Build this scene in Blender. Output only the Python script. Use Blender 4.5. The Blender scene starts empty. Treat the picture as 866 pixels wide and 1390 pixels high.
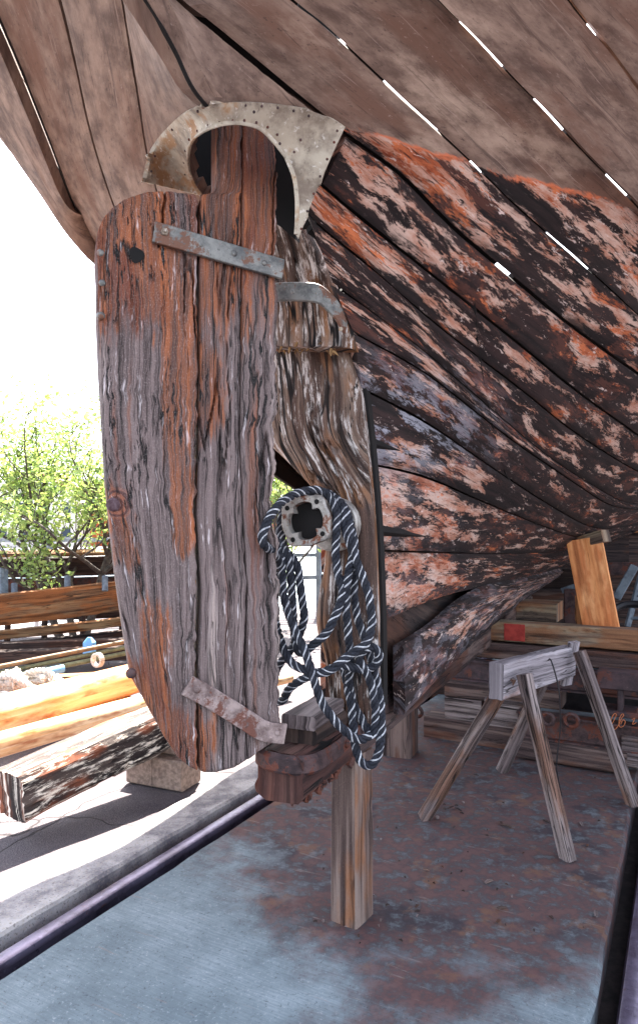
import bpy, math, random
import numpy as np
from mathutils import Vector
S = bpy.context.scene
W0, H0, F0, HZ, CX = 866.0, 1390.0, 900.0, 723.0, 433.0
CAMH = 1.5
# ---------------------------------------------------------------- camera, sky, sun, exposure
cd = bpy.data.cameras.new('camera'); cam = bpy.data.objects.new('camera', cd)
S.collection.objects.link(cam); S.camera = cam
cam.location = (0, 0, CAMH); cam.rotation_euler = (math.radians(90), 0, 0)
cd.sensor_fit = 'VERTICAL'; cd.sensor_height = 24; cd.lens = F0/H0*24
cd.shift_y = (HZ-H0/2)/H0; cd.clip_start = .05; cd.clip_end = 3000
SUN_EL, SUN_AZ = 55.0, 2.5            # azimuth clockwise from +Y (straight ahead of the camera)
wd = bpy.data.worlds.new('World'); S.world = wd; wd.use_nodes = True
nt = wd.node_tree; sky = nt.nodes.new('ShaderNodeTexSky'); sky.sky_type = 'NISHITA'
sky.sun_disc = False; sky.sun_elevation = math.radians(SUN_EL); sky.sun_rotation = math.radians(SUN_AZ)
sky.dust_density = 2.0; sky.ozone_density = 1.0
bg = nt.nodes['Background']; bg.inputs[1].default_value = .1
hs = nt.nodes.new('ShaderNodeHueSaturation'); hs.inputs['Saturation'].default_value = .5
nt.links.new(sky.outputs[0], hs.inputs['Color']); nt.links.new(hs.outputs[0], bg.inputs[0])
sl = bpy.data.lights.new('sun', 'SUN'); sl.energy = 5.0; sl.angle = math.radians(.5); sl.color = (1, .93, .82)
so = bpy.data.objects.new('sun', sl); S.collection.objects.link(so)
el, az = math.radians(SUN_EL), math.radians(SUN_AZ)
sv = Vector((math.sin(az)*math.cos(el), math.cos(az)*math.cos(el), math.sin(el)))
so.rotation_euler = (-sv).to_track_quat('-Z', 'Y').to_euler(); so.location = (0, 0, 20)
S.view_settings.view_transform = 'Standard'; S.view_settings.look = 'None'
S.view_settings.exposure = 3.1; S.view_settings.gamma = 1
S.cycles.max_bounces = 6; S.cycles.diffuse_bounces = 4; S.cycles.use_denoising = True
try: S.cycles.use_fast_gi = False
except Exception: pass
rnd = random.Random(7)
# ---------------------------------------------------------------- geometry helpers
def ray(px, py): return np.array([(px-CX)/F0, 1.0, (HZ-py)/F0])
def at(px, py, Y): return np.array([0, 0, CAMH]) + ray(px, py)*Y
def on_plane(px, py, P, N):
    d = ray(px, py); o = np.array([0, 0, CAMH]); P = np.array(P); N = np.array(N)
    return o + d*(np.dot(P-o, N)/np.dot(d, N))
def ground(px, py, z=0.0): return at(px, py, (CAMH-z)*F0/(py-HZ))
D = np.array([.4204, .9073, 0]); R = np.array([.9073, -.4204, 0]); P0 = np.array([.075, 2.5, 0])   # boat axes
DS = np.array([.4834, .8754, 0]); RS = np.array([.8754, -.4834, 0])                              # slipway axes
def boat(a, v, z): return P0 + a*D + v*R + np.array([0, 0, z])
def slip(s, w, z): return s*DS + w*RS + np.array([0, 0, z])
def sm(pts, n=None, step=None, closed=False):
    """Catmull-Rom through points resampled by length"""
    P = np.array(pts, float)
    if len(P) > 2:
        out = []
        Q = np.vstack([2*P[0]-P[1], P, 2*P[-1]-P[-2]])
        for i in range(1, len(Q)-2):
            for t in np.linspace(0, 1, 12, endpoint=False):
                a, b, c, d = Q[i-1], Q[i], Q[i+1], Q[i+2]
                out.append(.5*((2*b)+(-a+c)*t+(2*a-5*b+4*c-d)*t*t+(-a+3*b-3*c+d)*t**3))
        out.append(P[-1]); P2 = np.array(out)
    else: P2 = P
    return lin(P2, n, step)
def lin(P, n=None, step=None):
    P = np.array(P, float)
    L = np.concatenate([[0], np.cumsum(np.linalg.norm(np.diff(P, axis=0), axis=1))])
    if n is None: n = max(2, int(L[-1]/step)+1)
    t = np.linspace(0, L[-1], n)
    return np.stack([np.interp(t, L, P[:, k]) for k in range(P.shape[1])], 1)
def h3(ix, iy, iz):
    x = (ix*374761393 + iy*668265263 + iz*2147483647*3 + 1013904223) & 0xffffffff
    x = ((x ^ (x >> 13))*1274126177) & 0xffffffff
    x = (x ^ (x >> 16)) & 0xffffffff
    return x/4294967295.0*2-1
def vnoise(x, y, z=0.0):
    x = np.asarray(x, float); y = np.asarray(y, float)+0*x; z = np.asarray(z, float)+0*x
    ix, iy, iz = np.floor(x).astype(np.int64), np.floor(y).astype(np.int64), np.floor(z).astype(np.int64)
    fx, fy, fz = x-ix, y-iy, z-iz
    fx, fy, fz = fx*fx*(3-2*fx), fy*fy*(3-2*fy), fz*fz*(3-2*fz)
    r = 0
    for a in (0, 1):
        for b in (0, 1):
            for c in (0, 1):
                r = r + h3(ix+a, iy+b, iz+c)*(fx if a else 1-fx)*(fy if b else 1-fy)*(fz if c else 1-fz)
    return r
def fbm(x, y, z=0.0, o=4):
    r = 0; a = .5
    for k in range(o):
        r = r + a*vnoise(np.asarray(x)*2**k+k*17.3, np.asarray(y)*2**k+k*5.7, np.asarray(z)*2**k); a *= .55
    return r
def woodh(u, v, amp=.002, seed=0, crack=1.0):
    """relief of weathered timber: u along the grain, v across, metres"""
    wv = v + .012*fbm(u*2.5, v*5, seed+3.1, 2)
    g = fbm(u*2.2, wv*70, seed, 4)*amp
    c = np.abs(fbm(u*1.1, wv*13, seed+9.7, 3))
    m = np.clip(fbm(u*1.3, v*4, seed+21.0, 2)*3+.5, 0, 1)
    g = g - amp*4.5*crack*m*np.clip(1-c/.035, 0, 1)
    p = np.clip(fbm(u*9, wv*60, seed+31.0, 2)-.38, 0, 1)
    return g - p*amp*10*m
def link(o, parent=None):
    S.collection.objects.link(o)
    if parent is not None: o.parent = parent
    return o
def tag(o, label=None, cat=None, group=None, kind=None):
    if label: o['label'] = label
    if cat: o['category'] = cat
    if group: o['group'] = group
    if kind: o['kind'] = kind
    return o
def empty(name, loc=(0, 0, 0)):
    o = bpy.data.objects.new(name, None); S.collection.objects.link(o); o.location = tuple(loc); o.empty_display_size = .1
    return o
def mesh(name, V, Fc, mat, parent=None, uv=None, attrs=None, smooth=True):
    me = bpy.data.meshes.new(name)
    V = np.asarray(V, float)
    off = np.array(parent['_o']) if (parent is not None and '_o' in parent.keys()) else np.zeros(3)
    V = V - off
    me.from_pydata(V.tolist(), [], [list(map(int, f)) for f in Fc])
    if uv is not None:
        lay = me.uv_layers.new(name='UVMap')
        li = np.zeros(len(me.loops), int); me.loops.foreach_get('vertex_index', li)
        u = np.asarray(uv, float)[li]; lay.data.foreach_set('uv', u.ravel())
    if attrs:
        for k, a in attrs.items():
            at_ = me.attributes.new(k, 'FLOAT', 'POINT'); at_.data.foreach_set('value', np.asarray(a, float))
    if smooth:
        me.polygons.foreach_set('use_smooth', [True]*len(me.polygons))
        try: me.set_sharp_from_angle(angle=math.radians(38))
        except Exception: pass
    me.materials.append(mat); me.validate(); me.update()
    o = bpy.data.objects.new(name, me)
    if parent is not None and '_o' in parent.keys(): o['_o'] = list(parent['_o'])
    return link(o, parent)
class MB:
    def __init__(s): s.V = []; s.F = []; s.U = []; s.n = 0
    def add(s, V, Fc, U=None):
        V = np.asarray(V, float); s.V.append(V); s.F += [[i+s.n for i in f] for f in Fc]
        s.U.append(np.asarray(U, float) if U is not None else V[:, :2]); s.n += len(V)
    def build(s, name, mat, parent=None, smooth=True):
        return mesh(name, np.vstack(s.V), s.F, mat, parent, np.vstack(s.U), smooth=smooth)
def rect(w, h, b=.004, n=3):
    """rounded rectangle profile, closed, with a few points along each side"""
    pts = []
    for sx, sy, dx, dy in ((-1, -1, 1, 0), (1, -1, 0, 1), (1, 1, -1, 0), (-1, 1, 0, -1)):
        x, y = sx*w/2, sy*h/2; L = (w if dx else h)
        for k in range(n+1):
            t = b + (L-2*b)*k/n
            pts.append((x+dx*t, y+dy*t))
    return np.array(pts)
def circ(r, n=16, r2=None):
    t = np.linspace(0, 2*math.pi, n, endpoint=False); return np.stack([np.cos(t)*r, np.sin(t)*(r2 or r)], 1)
def sweep(path, prof, up=(0, 0, 1), rough=0.0, seed=0, scale=None, caps=True, twist=None, amp_long=0.0, split_end=0.0, crack=1.0):
    """closed profile swept along a path -> V, F, UV (metres). profile x = side, y = up"""
    P = np.asarray(path, float); n = len(P); pr = np.asarray(prof, float); m = len(pr)
    T = np.gradient(P, axis=0); T /= np.linalg.norm(T, axis=1)[:, None]
    up = np.asarray(up, float)
    if up.ndim == 1: up = np.tile(up, (n, 1))
    X = np.cross(T, up); X /= np.linalg.norm(X, axis=1)[:, None]; U = np.cross(X, T)
    Lg = np.concatenate([[0], np.cumsum(np.linalg.norm(np.diff(P, axis=0), axis=1))])
    per = np.concatenate([[0], np.cumsum(np.linalg.norm(np.diff(np.vstack([pr, pr[:1]]), axis=0), axis=1))])
    sc = np.ones(n) if scale is None else np.asarray(scale, float)
    nr = pr/np.maximum(np.linalg.norm(pr, axis=1)[:, None], 1e-9)
    V = P[:, None, :] + X[:, None, :]*pr[None, :, 0:1]*sc[:, None, None] + U[:, None, :]*pr[None, :, 1:2]*sc[:, None, None]
    if rough:
        uu = np.repeat(Lg[:, None], m, 1); vv = np.repeat(per[None, :m], n, 0)
        h = woodh(uu, vv, rough, seed, crack) + amp_long*fbm(uu*3, vv*3, seed+50, 2)
        V = V + (X[:, None, :]*nr[None, :, 0:1] + U[:, None, :]*nr[None, :, 1:2])*h[:, :, None]
        if split_end:
            e = fbm(vv[0]*40, vv[0]*0, seed+5, 3)*split_end
            V[0] += T[0]*e[:, None]; V[-1] += T[-1]*e[::-1][:, None]
    # duplicate the seam column for clean UVs
    V = np.concatenate([V, V[:, :1]], 1); mm = m+1
    uv = np.zeros((n, mm, 2)); uv[:, :, 0] = Lg[:, None]; uv[:, :, 1] = per[None, :]
    so_ = (seed*7.31) % 20; uv[:, :, 0] += so_; uv[:, :, 1] += so_*1.7
    F = []
    for i in range(n-1):
        for j in range(m):
            F.append((i*mm+j, i*mm+j+1, (i+1)*mm+j+1, (i+1)*mm+j))
    V = V.reshape(-1, 3); uv = uv.reshape(-1, 2)
    if caps:
        b = len(V)
        c0 = V[:m]; c1 = V[(n-1)*mm:(n-1)*mm+m]
        V = np.vstack([V, c0, c1])
        uc = np.stack([pr[:, 1]*.25+so_, pr[:, 0]+so_], 1)
        uv = np.vstack([uv, uc, uc])
        F.append(tuple(range(b, b+m))[::-1]); F.append(tuple(range(b+m, b+2*m)))
    F = [f[::-1] for f in F]
    return V, F, uv
def beam(name, p0, p1, w, h, mat, parent=None, up=(0, 0, 1), rough=.0015, seed=None, b=.006, step=.03, bow=0, crack=1.0, amp_long=.002, n=4, split=.0):
    p0, p1 = np.array(p0, float), np.array(p1, float)
    L = np.linalg.norm(p1-p0); k = max(2, int(L/step)); t = np.linspace(0, 1, k+1)[:, None]
    P = p0 + (p1-p0)*t + np.array(up, float)*bow*(1-(2*t-1)**2)
    if seed is None: seed = rnd.uniform(0, 90)
    V, F, U = sweep(P, rect(w, h, b, n), up, rough, seed, amp_long=amp_long, crack=crack, split_end=split)
    return mesh(name, V, F, mat, parent, U)
def slab(name, Fp, T, mat, parent=None, out=None, disp=None, drop=None, attrs=None, uvo=None, swap=False, edge=None):
    """Fp (nu,nv,3) front points; back = front - N*T; out = a point on the outer side"""
    Fp = np.asarray(Fp, float); nu, nv, _ = Fp.shape
    du = np.gradient(Fp, axis=0); dv = np.gradient(Fp, axis=1)
    N = np.cross(du, dv); N /= np.maximum(np.linalg.norm(N, axis=2)[:, :, None], 1e-9)
    out = np.array([0, 0, CAMH]) if out is None else np.asarray(out)
    flip = np.sum(N[nu//2, nv//2]*(out-Fp[nu//2, nv//2])) < 0
    if flip: N = -N
    Lu = np.concatenate([[0], np.cumsum(np.linalg.norm(np.diff(Fp[:, nv//2], axis=0), axis=1))])
    dvl = np.concatenate([np.zeros((nu, 1)), np.cumsum(np.linalg.norm(np.diff(Fp, axis=1), axis=2), axis=1)], 1)
    uu = np.repeat(Lu[:, None], nv, 1); vv = dvl - dvl[:, nv//2:nv//2+1]
    h = disp(uu, vv) if disp is not None else np.zeros((nu, nv))
    if edge:
        e = np.minimum(np.arange(nv), np.arange(nv)[::-1])[None, :]*1.0
        h = h - edge*np.clip(1-e/1.5, 0, 1)**2
    A = Fp + N*h[:, :, None]
    Tb = np.asarray(T, float) if np.ndim(T) else T
    B = Fp - N*(Tb if np.ndim(T) == 0 else Tb[:, :, None])
    uo = uvo if uvo is not None else (rnd.uniform(0, 30), rnd.uniform(0, 30))
    uv = np.stack([uu+uo[0], vv+uo[1]], 2).reshape(-1, 2)
    Tm = float(np.mean(T)); ub = np.stack([uu+uo[0]+np.where(np.arange(nu) < nu/2, -Tm, Tm)[:, None], vv+uo[1]+np.where(np.arange(nv) < nv/2, -Tm, Tm)[None, :]], 2).reshape(-1, 2)
    V = np.vstack([A.reshape(-1, 3), B.reshape(-1, 3)]); uvs = np.vstack([uv, ub])
    K = nu*nv; Fc = []
    keep = np.ones((nu-1, nv-1), bool) if drop is None else ~drop
    id_ = lambda i, j: i*nv+j
    for i in range(nu-1):
        for j in range(nv-1):
            if not keep[i, j]: continue
            q = (id_(i, j), id_(i+1, j), id_(i+1, j+1), id_(i, j+1)); qb = tuple(K+x for x in q)
            Fc.append(q if not flip else q[::-1]); Fc.append(qb[::-1] if not flip else qb)
            for (di, dj, e0, e1) in ((-1, 0, 3, 0), (1, 0, 1, 2), (0, -1, 0, 1), (0, 1, 2, 3)):
                ii, jj = i+di, j+dj
                if 0 <= ii < nu-1 and 0 <= jj < nv-1 and keep[ii, jj]: continue
                s = (q[e1], q[e0], K+q[e0], K+q[e1]); Fc.append(s if not flip else s[::-1])
    at2 = None
    if attrs: at2 = {k: np.concatenate([a.ravel(), a.ravel()]) for k, a in attrs.items()}
    used = np.zeros(len(V), bool)
    for f in Fc: used[list(f)] = True
    if not used.all():
        rem = np.cumsum(used)-1; V = V[used]; uvs = uvs[used]; Fc = [tuple(rem[list(f)]) for f in Fc]
        if at2: at2 = {k: a[used] for k, a in at2.items()}
    return mesh(name, V, Fc, mat, parent, uvs, at2)
def dome(name, c, nrm, r, mat, parent=None, hgt=.5, seg=10, ring=3, hexa=False):
    nrm = np.array(nrm, float); nrm /= np.linalg.norm(nrm)
    a = np.cross(nrm, (0, 0, 1)); a = a/np.linalg.norm(a) if np.linalg.norm(a) > .1 else np.array([1., 0, 0]); b = np.cross(nrm, a)
    V = []; F = []
    if hexa: prof = [(1, -.3), (1, hgt*.9), (.9, hgt), (.45, hgt), (.45, hgt*1.6), (.4, hgt*1.7)]; seg = 6
    else: prof = [(1, -.3)]+[(math.cos(t), hgt*math.sin(t)) for t in np.linspace(0, math.pi/2*.85, ring+1)]
    for (q, z) in prof:
        for k in range(seg):
            t = 2*math.pi*k/seg; V.append(np.array(c)+(a*math.cos(t)+b*math.sin(t))*q*r+nrm*z*r)
    for i in range(len(prof)-1):
        for k in range(seg):
            F.append((i*seg+k, i*seg+(k+1) % seg, (i+1)*seg+(k+1) % seg, (i+1)*seg+k))
    F.append(tuple((len(prof)-1)*seg+k for k in range(seg)))
    V = np.array(V)
    return mesh(name, V, F, mat, parent, V[:, :2], smooth=not hexa)
def inpoly(x, y, poly):
    x = np.asarray(x, float); y = np.asarray(y, float); r = np.zeros(x.shape, bool); n = len(poly)
    for i in range(n):
        x1, y1 = poly[i]; x2, y2 = poly[(i+1) % n]
        c = ((y1 > y) != (y2 > y)) & (x < (x2-x1)*(y-y1)/((y2-y1) if y2 != y1 else 1e-9)+x1)
        r ^= c
    return r
def to_px(P):
    P = np.asarray(P, float); return CX+F0*P[..., 0]/P[..., 1], HZ-F0*(P[..., 2]-CAMH)/P[..., 1]
# ---------------------------------------------------------------- materials
def C(r, g, b):
    f = lambda c: (c/255/12.92) if c <= 10.3 else ((c/255+.055)/1.055)**2.4
    return (f(r), f(g), f(b), 1)
class NG:
    def __init__(s, name, rough=.85, metal=0, spec=.3):
        s.m = bpy.data.materials.new(name); s.m.use_nodes = True; s.t = s.m.node_tree; s.p = s.t.nodes['Principled BSDF']
        s.p.inputs['Roughness'].default_value = rough; s.p.inputs['Metallic'].default_value = metal
        s.p.inputs['Specular IOR Level'].default_value = spec
    def set(s, sock, v):
        if isinstance(v, bpy.types.NodeSocket): s.t.links.new(v, sock)
        else: sock.default_value = v
    def n(s, ty, **k):
        nd = s.t.nodes.new(ty)
        for a, b in k.items(): setattr(nd, a, b)
        return nd
    def math(s, op, a, b=0.0, c=0.0, clamp=False):
        nd = s.n('ShaderNodeMath', operation=op, use_clamp=clamp); s.set(nd.inputs[0], a); s.set(nd.inputs[1], b)
        if op in ('MULTIPLY_ADD', 'WRAP', 'SMOOTH_MIN'): s.set(nd.inputs[2], c)
        return nd.outputs[0]
    def mix(s, f, a, b, mode='MIX'):
        nd = s.n('ShaderNodeMix', data_type='RGBA', blend_type=mode); s.set(nd.inputs[0], f); s.set(nd.inputs[6], a); s.set(nd.inputs[7], b)
        return nd.outputs[2]
    def rng(s, v, a, b, c=0.0, d=1.0, sm=True):
        nd = s.n('ShaderNodeMapRange', interpolation_type='SMOOTHSTEP' if sm else 'LINEAR'); s.set(nd.inputs[0], v)
        for i, x in enumerate((a, b, c, d)): s.set(nd.inputs[i+1], x)
        return nd.outputs[0]
    def uvw(s):
        """uv metres plus a per-object random third coordinate"""
        if not hasattr(s, '_uv'):
            tc = s.n('ShaderNodeTexCoord'); oi = s.n('ShaderNodeObjectInfo')
            sep = s.n('ShaderNodeSeparateXYZ'); s.t.links.new(tc.outputs['UV'], sep.inputs[0])
            cb = s.n('ShaderNodeCombineXYZ'); s.t.links.new(sep.outputs[0], cb.inputs[0]); s.t.links.new(sep.outputs[1], cb.inputs[1])
            s.set(cb.inputs[2], s.math('MULTIPLY', oi.outputs['Random'], 40.0)); s._uv = cb.outputs[0]; s.rand = oi.outputs['Random']
        return s._uv
    def obj(s):
        if not hasattr(s, '_ob'): s._ob = s.n('ShaderNodeTexCoord').outputs['Object']
        return s._ob
    def vm(s, vec, sc, off=(0, 0, 0)):
        a = s.n('ShaderNodeVectorMath', operation='MULTIPLY'); s.set(a.inputs[0], vec); a.inputs[1].default_value = sc
        b = s.n('ShaderNodeVectorMath', operation='ADD'); s.t.links.new(a.outputs[0], b.inputs[0]); b.inputs[1].default_value = off
        return b.outputs[0]
    def warp(s, vec, scale, amt):
        nz = s.n('ShaderNodeTexNoise'); s.set(nz.inputs['Vector'], vec); nz.inputs['Scale'].default_value = scale; nz.inputs['Detail'].default_value = 2
        a = s.n('ShaderNodeVectorMath', operation='SUBTRACT'); s.t.links.new(nz.outputs['Color'], a.inputs[0]); a.inputs[1].default_value = (.5, .5, .5)
        b = s.n('ShaderNodeVectorMath', operation='SCALE'); s.t.links.new(a.outputs[0], b.inputs[0]); b.inputs['Scale'].default_value = amt
        c = s.n('ShaderNodeVectorMath', operation='ADD'); s.set(c.inputs[0], vec); s.t.links.new(b.outputs[0], c.inputs[1])
        return c.outputs[0]
    def noise(s, vec, scale=1, detail=4, rough=.55, dist=0):
        nz = s.n('ShaderNodeTexNoise'); s.set(nz.inputs['Vector'], vec)
        nz.inputs['Scale'].default_value = scale; nz.inputs['Detail'].default_value = detail; nz.inputs['Roughness'].default_value = rough
        nz.inputs['Distortion'].default_value = dist
        return nz.outputs['Fac']
    def voro(s, vec, scale, feat='F1'):
        v = s.n('ShaderNodeTexVoronoi', feature=feat); s.set(v.inputs['Vector'], vec); v.inputs['Scale'].default_value = scale
        return v
    def attr(s, name): return s.n('ShaderNodeAttribute', attribute_name=name).outputs['Fac']
    def bump(s, h, dist=.003, strength=.6, prev=None):
        b = s.n('ShaderNodeBump'); s.set(b.inputs['Height'], h); b.inputs['Distance'].default_value = dist; b.inputs['Strength'].default_value = strength
        if prev is not None: s.t.links.new(prev, b.inputs['Normal'])
        s.t.links.new(b.outputs[0], s.p.inputs['Normal']); return b.outputs[0]
    def out(s, col, rough=None):
        s.set(s.p.inputs['Base Color'], col)
        if rough is not None: s.set(s.p.inputs['Roughness'], rough)
        return s.m
def ball(g, vec, c, r0, r1, ns=None, na=.0):
    """soft round region mask 1 inside -> 0 outside, edge broken by noise value ns"""
    d = g.n('ShaderNodeVectorMath', operation='DISTANCE'); g.set(d.inputs[0], vec); d.inputs[1].default_value = tuple(c)
    v = d.outputs['Value']
    if ns is not None: v = g.math('ADD', v, g.math('MULTIPLY', g.math('SUBTRACT', ns, .5), na))
    return g.rng(v, r0, r1, 1.0, 0.0)
def wood(name, dark, mid, light, warm=None, warm_amt=.5, crack=.9, grain=40, white=None, white_amt=.0, rough=.85, pits=.6, knots=False, extra=None, bump=.0025, cscale=11, spec=.25):
    g = NG(name, rough, spec=spec); uv = g.uvw()
    w = g.warp(uv, 2.2, .03)
    g1 = g.noise(g.vm(w, (1.6, grain, 1)), 1, 6, .6)
    g2 = g.noise(g.vm(w, (5, grain*3.6, 1)), 1, 3, .6)
    big = g.noise(g.vm(uv, (2.0, 5.0, 1)), 1, 4, .6)
    band = g.noise(g.vm(w, (.7, 14, 1), (3, 1, 7)), 1, 3, .5)
    col = g.mix(g.rng(g1, .3, .62), dark, mid)
    col = g.mix(g.rng(g.math('ADD', g.math('MULTIPLY', g1, .5), g.math('MULTIPLY', band, .6)), .5, .68), col, light)
    if warm is not None:
        wm = g.rng(g.math('ADD', big, g.math('MULTIPLY', band, .35)), .78-.3*warm_amt, .92-.3*warm_amt)
        if extra: wm = extra(g, wm)
        wc = g.mix(g.rng(g1, .3, .65), tuple(.4*x for x in warm[:3])+(1,), warm)
        col = g.mix(g.math('MULTIPLY', wm, .85), col, wc)
    if white is not None and white_amt:
        wn = g.noise(g.vm(w, (7, 40, 1), (9, 2, 4)), 1, 8, .75)
        big2 = g.noise(g.vm(uv, (2.4, 3.5, 1), (5, 5, 5)), 1, 3, .5)
        col = g.mix(g.math('MULTIPLY', g.rng(wn, .5, .62), g.rng(big2, .62-.25*white_amt, .75-.25*white_amt)), col, white)
    c = g.noise(g.vm(w, (.85, cscale, 1), (1, 4, 2)), 1, 3, .5)
    cm = g.rng(g.math('ABSOLUTE', g.math('SUBTRACT', c, .5)), .004, .016, 1.0, 0.0)
    cmask = g.rng(g.noise(g.vm(uv, (1.1, 3, 1), (7, 7, 1)), 1, 2), .4, .55)
    cm = g.math('MULTIPLY', cm, g.math('MULTIPLY', cmask, crack))
    sp_ = g.noise(g.vm(uv, (160, 420, 1)), 1, 3, .7); col = g.mix(g.rng(sp_, .56, .7, 0, .4), col, light); col = g.mix(g.rng(sp_, .44, .32, 0, .4), col, dark)
    fine = g.rng(g2, .36, .3, 0.0, .7)
    col = g.mix(fine, col, tuple(.35*x for x in dark[:3])+(1,))
    if pits:
        pn = g.noise(g.vm(w, (16, 95, 1)), 1, 3, .6); pm = g.noise(g.vm(uv, (2.5, 9, 1), (2, 8, 8)), 1, 3)
        pt = g.math('MULTIPLY', g.rng(pn, .58, .64), g.math('MULTIPLY', g.rng(pm, .52, .62), pits))
        cm = g.math('MAXIMUM', cm, pt)
    col = g.mix(cm, col, (.006, .004, .004, 1))
    h = g.math('SUBTRACT', g.math('ADD', g.math('MULTIPLY', g1, .6), g.math('MULTIPLY', g2, .4)), g.math('MULTIPLY', cm, 1.6))
    g.bump(h, bump, .9)
    return g.out(col)
# rudder: silver-purple timber with red-brown stained areas (fixed places on the object)
def rudder_mat():
    R1 = [((-.55, 1.95, 2.43), .16, .34), ((-.27, 1.98, 2.62), .12, .42), ((-.42, 1.95, 2.2), .02, .2), ((-.58, 1.9, 1.55), .03, .16),
          ((-.6, 1.9, 2.25), .02, .13), ((-.50, 1.93, 1.02), .05, .2), ((-.40, 1.95, .83), .05, .2), ((-.385, 1.95, 1.9), .02, .22), ((-.345, 2.0, 1.9), .0, .14), ((-.39, 2.0, 1.6), .0, .1)]
    g = NG('rudder_wood', .8, spec=.3); uv = g.uvw(); ob = g.obj()
    w = g.warp(g.warp(uv, 2.0, .03), 9, .006)
    g1 = g.noise(g.vm(w, (1.5, 42, 1)), 1, 8, .7)
    g2 = g.noise(g.vm(w, (6, 230, 1)), 1, 4, .7)
    band = g.noise(g.vm(w, (.6, 13, 1), (3, 1, 7)), 1, 3, .5)
    big = g.noise(g.vm(uv, (1.8, 5.0, 1)), 1, 5, .65)
    col = g.mix(g.rng(g1, .28, .6), C(44, 34, 34), C(116, 100, 98))
    col = g.mix(g.rng(g.math('ADD', g.math('MULTIPLY', g1, .6), g.math('MULTIPLY', band, .5)), .58, .74), col, C(182, 168, 162))
    m = None
    R1 = [((c[0]-.075, c[1]-2.5, c[2]), a, b) for c, a, b in R1]
    for c, a, b in R1:
        x = ball(g, g.vm(ob, (1, 1, .42)), (c[0], c[1], c[2]*.42), a*.75, b*.7, big, .35); m = x if m is None else g.math('MAXIMUM', m, x)
    m = g.rng(g.math('ADD', m, g.math('MULTIPLY', g.math('SUBTRACT', g.math('ADD', g1, band), 1.0), 1.6)), .2, .75)
    streak = g.rng(g.noise(g.vm(w, (.45, 10, 1), (11, 3, 2)), 1, 3), .6, .68)
    m = g.math('MAXIMUM', m, g.math('MULTIPLY', streak, .8))
    m = g.math('MULTIPLY', m, g.rng(g.math('ADD', g1, g.math('MULTIPLY', g2, .5)), .55, .85, .35, 1.0))
    wc = g.mix(g.rng(g1, .32, .66), C(50, 27, 18), C(150, 86, 52))
    wc = g.mix(g.rng(big, .48, .6), wc, C(106, 54, 34)); wc = g.mix(g.rng(g2, .6, .7, 0, .7), wc, C(196, 130, 96))
    col = g.mix(m, col, wc)
    # knot on the left plank
    for kc, kr in (((-.658, -.6, 1.585), .022), ((-.65, -.6, 1.0), .014)):
        d = g.n('ShaderNodeVectorMath', operation='DISTANCE'); g.set(d.inputs[0], g.warp(ob, 14, .03)); d.inputs[1].default_value = kc
        dv = d.outputs['Value']; rg = g.math('SINE', g.math('MULTIPLY', dv, 420.0))
        kcol = g.mix(g.rng(rg, -.6, .6), C(70, 38, 34), C(134, 80, 60))
        col = g.mix(g.rng(dv, kr*1.6, kr*2.8, .85, 0.0), col, kcol); col = g.mix(g.rng(dv, kr*.8, kr, 1.0, 0.0), col, C(92, 72, 78))
    c = g.noise(g.vm(w, (.8, 11, 1), (1, 4, 2)), 1, 3, .5)
    cm = g.rng(g.math('ABSOLUTE', g.math('SUBTRACT', c, .5)), .003, .012, 1.0, 0.0)
    cm = g.math('MULTIPLY', cm, g.rng(g.noise(g.vm(uv, (1.1, 3, 1), (7, 7, 1)), 1, 2), .42, .52))
    pn = g.noise(g.vm(w, (14, 85, 1)), 1, 3, .6); pm = g.noise(g.vm(uv, (2.2, 9, 1), (2, 8, 8)), 1, 3)
    cm = g.math('MAXIMUM', cm, g.math('MULTIPLY', g.rng(pn, .575, .61), g.rng(pm, .52, .58)))
    col = g.mix(g.rng(g2, .38, .3, 0.0, .75), col, C(40, 28, 30))
    col = g.mix(cm, col, (.004, .003, .003, 1))
    c2 = g.noise(g.vm(w, (1.6, 34, 1), (5, 5, 2)), 1, 3, .6); l2 = g.rng(g.math('ABSOLUTE', g.math('SUBTRACT', c2, .5)), .003, .014, .75, 0.0)
    col = g.mix(g.math('MULTIPLY', l2, g.rng(pm, .4, .55, .4, 1.0)), col, C(24, 17, 18))
    sp_ = g.noise(g.vm(uv, (240, 520, 1)), 1, 3, .7); col = g.mix(g.rng(sp_, .56, .7, 0, .5), col, C(186, 172, 170)); col = g.mix(g.rng(sp_, .44, .32, 0, .5), col, C(50, 38, 38))
    hot = g.rng(g.noise(g.vm(w, (7, 60, 1), (4, 4, 4)), 1, 4, .7), .6, .7)
    col = g.mix(g.math('MULTIPLY', hot, .55), col, C(224, 212, 214))
    h = g.math('SUBTRACT', g.math('ADD', g.math('MULTIPLY', g1, .7), g.math('MULTIPLY', g2, .35)), g.math('MULTIPLY', g.math('MAXIMUM', cm, l2), 1.8))
    g.bump(h, .0035, 1.0)
    return g.out(col, g.rng(big, .3, .7, .65, .9))
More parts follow.
